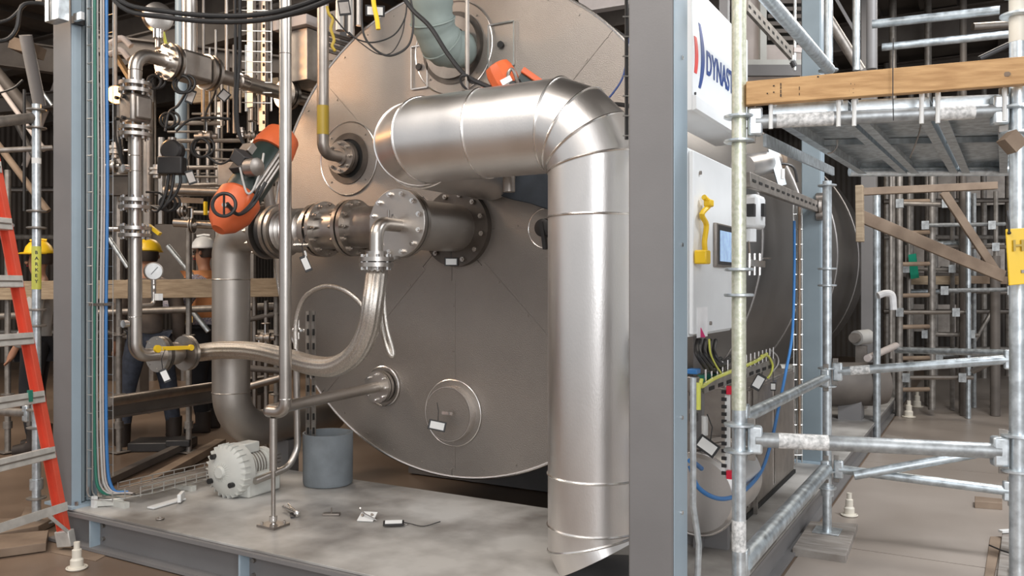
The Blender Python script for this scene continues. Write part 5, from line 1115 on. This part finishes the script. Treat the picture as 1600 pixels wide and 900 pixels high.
# floor clutter on the left
MB().bar(PZ(150, 800, .03), PZ(345, 695, .03)+Z*.02, .09, .06).build('floor_beam', 'woodf', label='long brown bar lying on the floor behind the wire tray, nearer one', cat='bar')
MB().bar(PZ(160, 755, .03), PZ(285, 700, .03)+Z*.02, .07, .05).build('floor_beam', 'steelbr', label='long dark bar lying on the floor behind the wire tray, farther one', cat='bar')
bbx = thing('black_case', 'flat black case lying on the floor under the black-booted worker', 'case', PZ(255, 700, 0))
c = PZ(255, 694, .04); MB().box(c+Z*.0, (.50, .30, .08), Matrix.Rotation(.6, 3, 'Z')).build('case', 'blackm', bbx, .01); MB().box(PZ(283, 690, .09), (.2, .2, .06), Matrix.Rotation(.6, 3, 'Z')).build('lid', 'blackm', bbx, .01)
ib(PZ(150, 640, .5), PZ(420, 600, .5), 'dark low beam on the floor far behind the riser', .12, .16)
for i, (px, py) in enumerate(((215, 640), (315, 640), (402, 640))):
    p = PZ(px, py, 0); MB().bb(p-V((.12, .06, 0)), p+V((.12, .06, .7))).build('pedestal', 'steelbr', label='dull concrete pedestal far behind the riser, '+ORD[i]+' from the left', cat='pedestal')
board([(180, 632), (235, 640), (235, 634), (185, 626)], .05, .05, 'pale plank end on the floor behind the riser foot', 'woodf')
# far left truss pieces
k = 0
for i in range(5):
    x0 = -30+i*34
    tt('truss_bar', 'pale far truss bar at the left, '+ORD[i]+' from the left', 'truss', [PD(x0, 150, 11.5), PD(x0+52, 250, 11.5)] if i % 2 else [PD(x0+50, 130, 11.8), PD(x0, 260, 11.8)], .04, ('pink', 'galvd')[i % 2], group='far truss bars')
for i in range(5):
    px = 185+i*52; tt('far_post', 'far dull post in the left background, '+ORD[i]+' from the left', 'post', [PD(px, 120, 12.5), V((*PD(px, 120, 12.5).xy, 0))], .07, 'ssd', group='far posts on the left')
for i in range(4):
    z_ = .7+i*.75; tt('far_rail', 'far horizontal tube in the left background, '+ORD[i]+' from the bottom', 'pipe', [V((*PD(-80, 300, 13).xy, z_)), V((*PD(470, 300, 13).xy, z_))], .045, ('galvd', 'ss')[i % 2], group='far rails on the left')

# ================================================================== BACKGROUND RIGHT
def bgt(lst, nm, cat, mtl, grp=None):
    for a in lst: tt(nm, a[-1], cat, [PD(a[0], a[1], a[4]), PD(a[2], a[3], a[5])], a[6], a[7] if len(a) > 8 else mtl, n=12)
bgt([
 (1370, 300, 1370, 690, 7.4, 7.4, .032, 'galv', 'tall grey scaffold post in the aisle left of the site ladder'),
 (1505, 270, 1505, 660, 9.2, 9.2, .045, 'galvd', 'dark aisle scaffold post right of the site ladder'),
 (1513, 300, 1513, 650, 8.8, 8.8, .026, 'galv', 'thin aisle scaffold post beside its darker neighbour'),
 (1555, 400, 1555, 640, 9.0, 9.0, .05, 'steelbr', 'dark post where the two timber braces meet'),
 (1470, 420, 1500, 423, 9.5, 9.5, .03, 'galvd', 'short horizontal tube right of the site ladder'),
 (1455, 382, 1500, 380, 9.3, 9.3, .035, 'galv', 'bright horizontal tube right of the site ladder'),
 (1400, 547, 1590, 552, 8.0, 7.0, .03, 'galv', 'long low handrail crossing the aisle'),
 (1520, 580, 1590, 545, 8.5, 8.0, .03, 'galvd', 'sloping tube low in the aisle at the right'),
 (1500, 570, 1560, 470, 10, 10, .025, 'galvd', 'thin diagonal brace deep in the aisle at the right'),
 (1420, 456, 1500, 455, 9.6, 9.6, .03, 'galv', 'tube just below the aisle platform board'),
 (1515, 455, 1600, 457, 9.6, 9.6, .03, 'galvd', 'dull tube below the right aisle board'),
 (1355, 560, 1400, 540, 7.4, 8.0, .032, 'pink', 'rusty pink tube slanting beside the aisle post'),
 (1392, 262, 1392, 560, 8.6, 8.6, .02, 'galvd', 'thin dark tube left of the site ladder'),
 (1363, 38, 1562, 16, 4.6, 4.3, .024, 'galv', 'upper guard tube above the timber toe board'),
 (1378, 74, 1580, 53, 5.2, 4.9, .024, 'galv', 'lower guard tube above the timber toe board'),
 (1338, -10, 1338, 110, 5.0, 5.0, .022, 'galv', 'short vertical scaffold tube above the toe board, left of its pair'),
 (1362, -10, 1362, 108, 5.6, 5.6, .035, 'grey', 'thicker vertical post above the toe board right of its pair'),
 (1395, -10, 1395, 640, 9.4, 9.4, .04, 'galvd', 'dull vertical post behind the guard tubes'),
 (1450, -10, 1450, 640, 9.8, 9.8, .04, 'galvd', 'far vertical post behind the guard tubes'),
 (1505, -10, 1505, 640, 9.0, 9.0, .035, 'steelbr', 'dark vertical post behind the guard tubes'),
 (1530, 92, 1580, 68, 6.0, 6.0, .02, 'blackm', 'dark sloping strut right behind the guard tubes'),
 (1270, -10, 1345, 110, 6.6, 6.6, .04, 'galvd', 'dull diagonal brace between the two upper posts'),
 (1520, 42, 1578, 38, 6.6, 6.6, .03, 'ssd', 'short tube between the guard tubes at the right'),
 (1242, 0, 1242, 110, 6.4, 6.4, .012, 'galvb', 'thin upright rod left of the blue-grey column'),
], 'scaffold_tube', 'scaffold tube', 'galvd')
wb_ = thing('diagonal_beam', 'wide grey diagonal steel beam behind the upper guard posts', 'beam', PD(1320, 60, 6.2)); MB().bar(PD(1290, -30, 6.2), PD(1343, 62, 6.2), .02, .22, Y).build('web', 'grey', wb_)
sl_ = thing('site_ladder', 'tall scaffold ladder with pale rungs standing in the dim right aisle', 'ladder', PZ(1430, 640, 0))
for px in (1405, 1456): MB().tube([PD(px, 255, 9.0), PD(px, 650 if px < 1430 else 640, 9.0)], .038, 12).build('stile', 'galvd', sl_)
for i in range(8): MB().tube([PD(1405, 315+i*49, 9.0), PD(1456, 314+i*49, 9.0)], .024, 10).build('rung', 'woodf', sl_)
for a in ((1345, 338, 1568, 432, 6.6, 6.9, .03, .10, 'woodf', 'long faded timber brace sloping down to the right across the aisle'), (1474, 300, 1556, 424, 7.0, 7.0, .03, .07, 'woodf', 'steeper faded timber brace meeting the long one'),
          (1340, 300, 1556, 290, 6.2, 6.2, .06, .055, 'woodf', 'timber ledger just below the steel deck'), (1343, 290, 1344, 378, 5.9, 5.9, .08, .05, 'woodm', 'short vertical timber post hanging below the steel deck'),
          (1420, 438, 1500, 438, 9.5, 9.5, .06, .10, 'woodm', 'short aisle platform board seen edge-on'), (1514, 437, 1572, 438, 9.5, 9.5, .06, .09, 'woodf', 'duller aisle platform board at the right')):
    MB().bar(PD(a[0], a[1], a[4]), PD(a[2], a[3], a[5]), a[6], a[7]).build('timber_brace', a[8], label=a[9], cat='timber', bev=.004)
for i in range(6):
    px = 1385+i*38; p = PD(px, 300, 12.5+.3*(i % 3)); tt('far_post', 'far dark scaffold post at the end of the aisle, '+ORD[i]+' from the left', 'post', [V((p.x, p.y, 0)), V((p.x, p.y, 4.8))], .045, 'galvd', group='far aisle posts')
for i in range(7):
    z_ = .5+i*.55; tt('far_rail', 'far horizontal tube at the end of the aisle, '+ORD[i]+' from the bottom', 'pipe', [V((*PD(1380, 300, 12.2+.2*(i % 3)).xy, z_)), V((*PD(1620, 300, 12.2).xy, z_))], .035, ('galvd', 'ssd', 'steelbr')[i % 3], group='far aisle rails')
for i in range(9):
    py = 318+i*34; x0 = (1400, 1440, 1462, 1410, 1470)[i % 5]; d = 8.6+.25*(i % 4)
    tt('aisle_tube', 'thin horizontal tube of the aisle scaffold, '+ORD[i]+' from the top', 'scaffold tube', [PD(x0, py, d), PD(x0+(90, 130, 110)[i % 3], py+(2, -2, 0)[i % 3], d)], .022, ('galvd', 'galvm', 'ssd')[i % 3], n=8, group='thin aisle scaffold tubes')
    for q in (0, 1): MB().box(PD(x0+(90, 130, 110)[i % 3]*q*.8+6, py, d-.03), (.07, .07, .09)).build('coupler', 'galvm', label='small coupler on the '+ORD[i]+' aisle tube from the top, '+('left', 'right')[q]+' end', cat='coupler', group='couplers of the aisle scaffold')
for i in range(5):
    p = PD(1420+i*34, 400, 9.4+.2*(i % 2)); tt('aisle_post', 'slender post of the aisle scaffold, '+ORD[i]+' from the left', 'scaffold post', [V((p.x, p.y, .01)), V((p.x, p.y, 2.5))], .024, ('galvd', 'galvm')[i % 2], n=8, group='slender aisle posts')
for i, (a, b, w_) in enumerate(((.6, 1.1, .5), (1.6, 2.2, .9), (2.9, 3.5, .7))):
    p = PD(1470+i*30, 400, 15); MB().bb((p.x-w_, p.y, a), (p.x+w_, p.y+.1, b)).build('wall_panel', 'ssd', label='dull grey panel at the far end of the aisle, '+('lowest', 'middle', 'highest')[i]+' of three', cat='panel')
MB().poly([PD(1419, 398, 9.3), PD(1431, 396, 9.3), PD(1436, 434, 9.3), PD(1423, 436, 9.3)], (0, .04, 0)).build('green_cloth', 'dgreenS', label='green cloth hanging above the aisle platform board', cat='cloth')
tt('plastic_drape', 'white plastic strip drooping off the aisle scaffold post', 'plastic', [PD(1372, 462, 7.3), PD(1384, 458, 7.3), PD(1394, 462, 7.3), PD(1396, 484, 7.3)], .030, 'plast', sp_=5)
mo = thing('far_motor', 'small pale motor far back in the dark on the right of the tank', 'motor', PD(1348, 545, 8.2))
MB().cyl(PD(1338, 528, 8.2), PD(1356, 526, 8.3), .075, 24).build('body', 'greyC', mo); MB().cyl(PD(1334, 528, 8.1), PD(1338, 528, 8.2), .05, 20).build('cap', 'ssd', mo); MB().bar(PD(1346, 540, 8.25), V((*PD(1346, 540, 8.25).xy, .2)), .1, .1).build('stand', 'ssd', mo)
fd = thing('far_drum', 'large dark horizontal drum low behind the lower scaffold post', 'drum', PD(1330, 620, 7.6))
MB().lathe(PD(1330, 600, 7.6), V((CS, SN, 0)), [(.05, -.35), (.18, -.3), (.2, -.2), (.2, .2), (.18, .3), (.05, .35)], 28).build('shell', 'steelbr', fd); MB().bb(PD(1330, 640, 7.6)-V((.1, .1, .2)), PD(1330, 640, 7.6)+V((.1, .1, .1))).build('foot', 'grey', fd)
# upper right: pale wall panels with louvres and cable tray brace
pw = thing('louvred_cladding', 'pale wall of panels with a dark louvred opening behind the white sign', 'panel', PD(1205, 150, 7.6))
def pnl(x0, y0, x1, y1, d, m, nm, lab=None, th=.05):
    MB().poly([PD(x0, y1, d), PD(x1, y1, d), PD(x1, y0, d), PD(x0, y0, d)], V((-SN, CS, 0))*th).build(nm, m, pw, label=lab)
pnl(1150, -30, 1196, 130, 7.6, 'pink', 'panel'); pnl(1196, 70, 1252, 130, 7.6, 'pink', 'panel'); pnl(1196, -30, 1252, 70, 7.9, 'dark', 'opening', 'dark opening')
for i in range(8): pnl(1200, -24+i*11.5, 1252, -18+i*11.5, 7.8, 'steelbr', 'louvre', None, .02)
pnl(1188, -30, 1198, 95, 7.5, 'lgrey', 'frame'); pnl(1165, 93, 1252, 101, 7.45, 'lgrey', 'frame'); pnl(1165, 101, 1252, 118, 7.4, 'grey', 'frame')
pt2 = thing('perforated_tray', 'perforated cable tray slanting just below the thick diagonal brace at the top', 'cable tray', PD(1200, 45, 4.8))
t0_, t1_ = PD(1166, 8, 4.6), PD(1236, 85, 5.2); MB().bar(t0_, t1_, .02, .07).build('channel', 'galvd', pt2)
for i in range(10): p = t0_.lerp(t1_, (i+.5)/10); MB().bar(p-(t1_-t0_)*.025-V((-SN, CS, 0))*.012, p+(t1_-t0_)*.025-V((-SN, CS, 0))*.012, .006, .018).build('slot', 'dark', pt2)
lmp = thing('small_camera', 'small round fitting with a white lens on a bracket by the blue-grey column', 'fitting', PD(1236, 95, 5.4))
MB().torus(PD(1231, 80, 5.4), V((SN, -CS, 0)), .022, .006, 20).build('ring', 'ssd', lmp); MB().ball(PD(1237, 91, 5.4), .022, 12).build('lens', 'wtag', lmp); MB().cyl(PD(1238, 96, 5.4), PD(1242, 104, 5.4), .02, 10).build('socket', 'blackm', lmp)
MB().bar(PD(1240, 78, 5.4), PD(1252, 79, 5.4), .02, .03).build('bracket', 'pink', lmp)
# glimpse above the duct at the right rim of the vessel
tt('rim_cable', 'thick black cable right of the silver duct elbow by the column', 'cable', [PD(940, 170, 3.9), PD(960, 163, 3.8), PD(985, 166, 3.7)], .010, 'black', sp_=5)
tt('rim_cable', 'thin violet-blue cable above the thick one by the duct elbow', 'cable', [PD(940, 164, 4.0), PD(958, 145, 4.0), PD(975, 115, 4.0), PD(982, 60, 4.0)], .005, 'navy', sp_=5)
rw = thing('wire_cable_tray', 'thin wire tray edge on the left side of the wide grey column', 'cable tray', PD(979, 215, 3.3))
MB().tube([PD(979, -40, 3.3), PD(979, 218, 3.3)], .008, 6).build('dark_cable', 'black', rw)
for i in range(8): MB().tube([PD(973, -5+i*31, 3.29), PD(986, -5+i*31, 3.29)], .003, 6).build('cross_wire', 'mesh', rw)
ib(PD(905, 8, 6.5), PD(985, -5, 6.5), 'pale beam glimpsed at the top between the tank rim and the column', .1, .14, 'pink')

# ================================================================== PEOPLE
def skin_mesh(name, m, J, E_, parent, sub=2, label=None):
    """J: name->(pos, radius) ; E_: edges; one continuous skinned surface"""
    keys = list(J); me = bpy.data.meshes.new(name); base = parent_loc(parent)
    me.from_pydata([V(J[k_][0])-base for k_ in keys], [(keys.index(a), keys.index(b)) for a, b in E_], [])
    o = bpy.data.objects.new(name, me); C.objects.link(o); o.parent = parent
    md = o.modifiers.new('skin', 'SKIN'); md.use_smooth_shade = True
    sv = me.skin_vertices[0].data if me.skin_vertices else me.attributes and None
    if sv is None: return o
    for i, k_ in enumerate(keys):
        r = J[k_][1]; sv[i].radius = r if isinstance(r, tuple) else (r, r); sv[i].use_root = (i == 0)
    s_ = o.modifiers.new('sub', 'SUBSURF'); s_.levels = sub; s_.render_levels = sub
    me.materials.append(M[m])
    if label: o['label'] = label
    return o
def person(foot, face, label, top, leg, hat, H_=1.76, lean=0.0, stance=.13, arms='down', vest=None, split=0.0, hair='hair'):
    f_ = V(foot); s = H_/1.76; root = thing('person', label, 'person', f_)
    fx = V((math.cos(face), math.sin(face), 0)); rx = V((fx.y, -fx.x, 0))      # forward, right
    def P(r, f, z): return f_+(rx*r+fx*f+Z*z)*s
    ln_ = lambda z: lean*(z-.95)
    J = {'pelvis': (P(0, 0, .95), (.13, .10)), 'waist': (P(0, ln_(1.12), 1.12), (.12, .09)), 'chest': (P(0, ln_(1.32), 1.32), (.15, .10)), 'upper': (P(0, ln_(1.43), 1.42), (.12, .085)), 'neck': (P(0, ln_(1.5)+.01, 1.50), .052),
         'jaw': (P(0, ln_(1.56)+.035, 1.57), (.058, .07)), 'head': (P(0, ln_(1.65)+.02, 1.65), (.075, .092)), 'crown': (P(0, ln_(1.73), 1.72), (.06, .075))}
    E_ = [('pelvis', 'waist'), ('waist', 'chest'), ('chest', 'upper'), ('upper', 'neck'), ('neck', 'jaw'), ('jaw', 'head'), ('head', 'crown')]
    for sd, n in ((-1, 'l'), (1, 'r')):
        kf = split*sd
        J[n+'hip'] = (P(.09*sd, 0, .90), .085); J[n+'knee'] = (P((stance*.8)*sd, .04+kf*.5, .49), .056); J[n+'ank'] = (P(stance*sd, kf-.02, .10), .042); J[n+'toe'] = (P(stance*1.1*sd, kf+.11, .035), .026)
        E_ += [('pelvis', n+'hip'), (n+'hip', n+'knee'), (n+'knee', n+'ank'), (n+'ank', n+'toe')]
        sh = P(.19*sd, ln_(1.42), 1.41)
        if arms == 'down': el, wr, ha = P(.25*sd, ln_(1.2)-.02, 1.13), P(.26*sd, .10, .90), P(.26*sd, .14, .82)
        else: el, wr, ha = P(.24*sd, ln_(1.2)+.12, 1.16), P(.16*sd, .36, 1.16), P(.14*sd, .44, 1.17)
        J[n+'sh'] = (sh, .058); J[n+'el'] = (el, .043); J[n+'wr'] = (wr, .028); J[n+'ha'] = (ha, (.036, .02))
        E_ += [('upper', n+'sh'), (n+'sh', n+'el'), (n+'el', n+'wr'), (n+'wr', n+'ha')]
        hd = (ha-wr).normalized(); sd_ = hd.cross(fx if abs(hd.dot(fx)) < .9 else Z).normalized()
        for q in range(4):
            b0 = ha+sd_*(.024-.016*q); J[f'{n}f{q}'] = (b0+hd*.035, .0085); J[f'{n}g{q}'] = (b0+hd*(.075-.006*abs(q-1))+fx*.012, .007); E_ += [(n+'ha', f'{n}f{q}'), (f'{n}f{q}', f'{n}g{q}')]
        J[n+'th'] = (wr.lerp(ha, .7)+sd_*.045, .009); J[n+'ti'] = (ha+sd_*.055+hd*.02, .008); E_ += [(n+'ha', n+'th'), (n+'th', n+'ti')]
    slim = {'pelvis', 'waist', 'chest', 'upper', 'lsh', 'rsh', 'lhip', 'rhip', 'lknee', 'rknee', 'lel', 'rel'}
    sc_ = lambda v_: tuple(q*.72 for q in v_) if isinstance(v_, tuple) else v_*.72
    skin_mesh('body', 'skin', {k_: ((J[k_][0], sc_(J[k_][1])) if k_ in slim else J[k_]) for k_ in J}, E_, root)
    def sub_(keys, name, m, grow, extra=(), label=None):
        JJ = {k_: (J[k_][0], tuple(v_+grow for v_ in (J[k_][1] if isinstance(J[k_][1], tuple) else (J[k_][1],)*2))) for k_ in keys}
        EE = [e_ for e_ in E_ if e_[0] in JJ and e_[1] in JJ]; return skin_mesh(name, m, JJ, EE, root, label=label)
    sub_(['waist', 'pelvis', 'chest', 'upper', 'lsh', 'lel', 'lwr', 'rsh', 'rel', 'rwr'], 'shirt', top, .026)
    sub_(['pelvis', 'lhip', 'lknee', 'lank', 'rhip', 'rknee', 'rank'], 'trousers', leg, .028)
    if vest:
        JJ = {k_: (J[k_][0], tuple(v_+.05 for v_ in J[k_][1])) for k_ in ('chest', 'waist', 'upper')}; JJ['pelvis'] = (P(0, 0, 1.0), (.15, .12))
        skin_mesh('vest', vest, JJ, [('waist', 'chest'), ('chest', 'upper'), ('pelvis', 'waist')], root)
        for sd in (-1, 1): MB().tube([P(.09*sd, ln_(1.0)+.15, 1.0), P(.09*sd, ln_(1.3)+.15, 1.3), P(.09*sd, ln_(1.46)+.08, 1.47), P(.09*sd, ln_(1.4)-.12, 1.38), P(.09*sd, ln_(1.0)-.14, 1.0)], .018, 8).build('vest_stripe', 'vesty', root)
    hc = J['head'][0]
    for sd, n in ((-1, 'l'), (1, 'r')):
        MB().ball(J[n+'ank'][0]+fx*.07*s-Z*.045*s, .055*s, 12, (1, 1, .9)).build('boot', 'boot', root) if False else None
        a_ = J[n+'ank'][0]; mb = MB(); mb.tube([a_+Z*.10, a_-Z*.05*s, a_-Z*.075*s+fx*.08, a_-Z*.08*s+fx*.17], [.074, .070, .066, .050], 12); mb.build('boot', 'boot', root)
        MB().ball(hc+rx*sd*.082*s+Z*.0, .022, 8, (.5, .8, 1.2)).build('ear', 'skin', root)
        MB().ball(hc+rx*sd*.03*s+fx*.086*s+Z*.01, .010, 8).build('eye', 'hair', root)
    MB().lathe(hc+fx*.085*s-Z*.035, fx+Z*.25, [(.016, 0), (.013, .02), (.004, .028)], 8).build('nose', 'skin', root)
    MB().bar(hc+fx*.088*s-Z*.060-rx*.02, hc+fx*.088*s-Z*.060+rx*.02, .006, .007).build('mouth', 'red', root)
    MB().lathe(hc-fx*.032*s-Z*.045, Z, [(.070*s, 0), (.080*s, .03), (.084*s, .09)], 20).build('hair', hair, root)
    ht = MB().lathe(hc+Z*.045*s, Z+fx*.06, [(.118, 0), (.120, .012), (.112, .03), (.10, .065), (.07, .10), (.02, .118)], 28).build('hard_hat', hat, root)
    MB().lathe(hc+Z*.043*s+fx*.035, Z, [(.02, 0), (.130, -.002), (.132, .006), (.1, .014)], 28).build('brim', hat, ht)
    MB().tube([hc+Z*.165*s-fx*.06, hc+Z*.172*s, hc+Z*.160*s+fx*.07], .010, 8).build('ridge', hat, ht)
    return root
vl = math.atan2(PD(55, 450, 1).y, PD(55, 450, 1).x)        # view bearing
lft = TH+math.pi                                           # facing left in the picture
person(PZ(58, 703, 0), lft+.3, 'person in a yellow hard hat and beige-grey shirt standing behind the ladder-side post', 'shirt', 'btrouser', 'yellow', 1.76, lean=-.05)
person(PZ(232, 690, 0), math.pi/2+TH+.5, 'person in a yellow hard hat and dark jeans seen behind the riser pipe', 'brownshirt', 'jeans', 'yellow', 1.80, stance=.22, arms='down', split=.1)
person(PZ(322, 672, 0), lft, 'person in a white hard hat and orange vest facing left behind the guard board', 'plaid', 'btrouser', 'white', 1.86, vest='vest', arms='fwd')
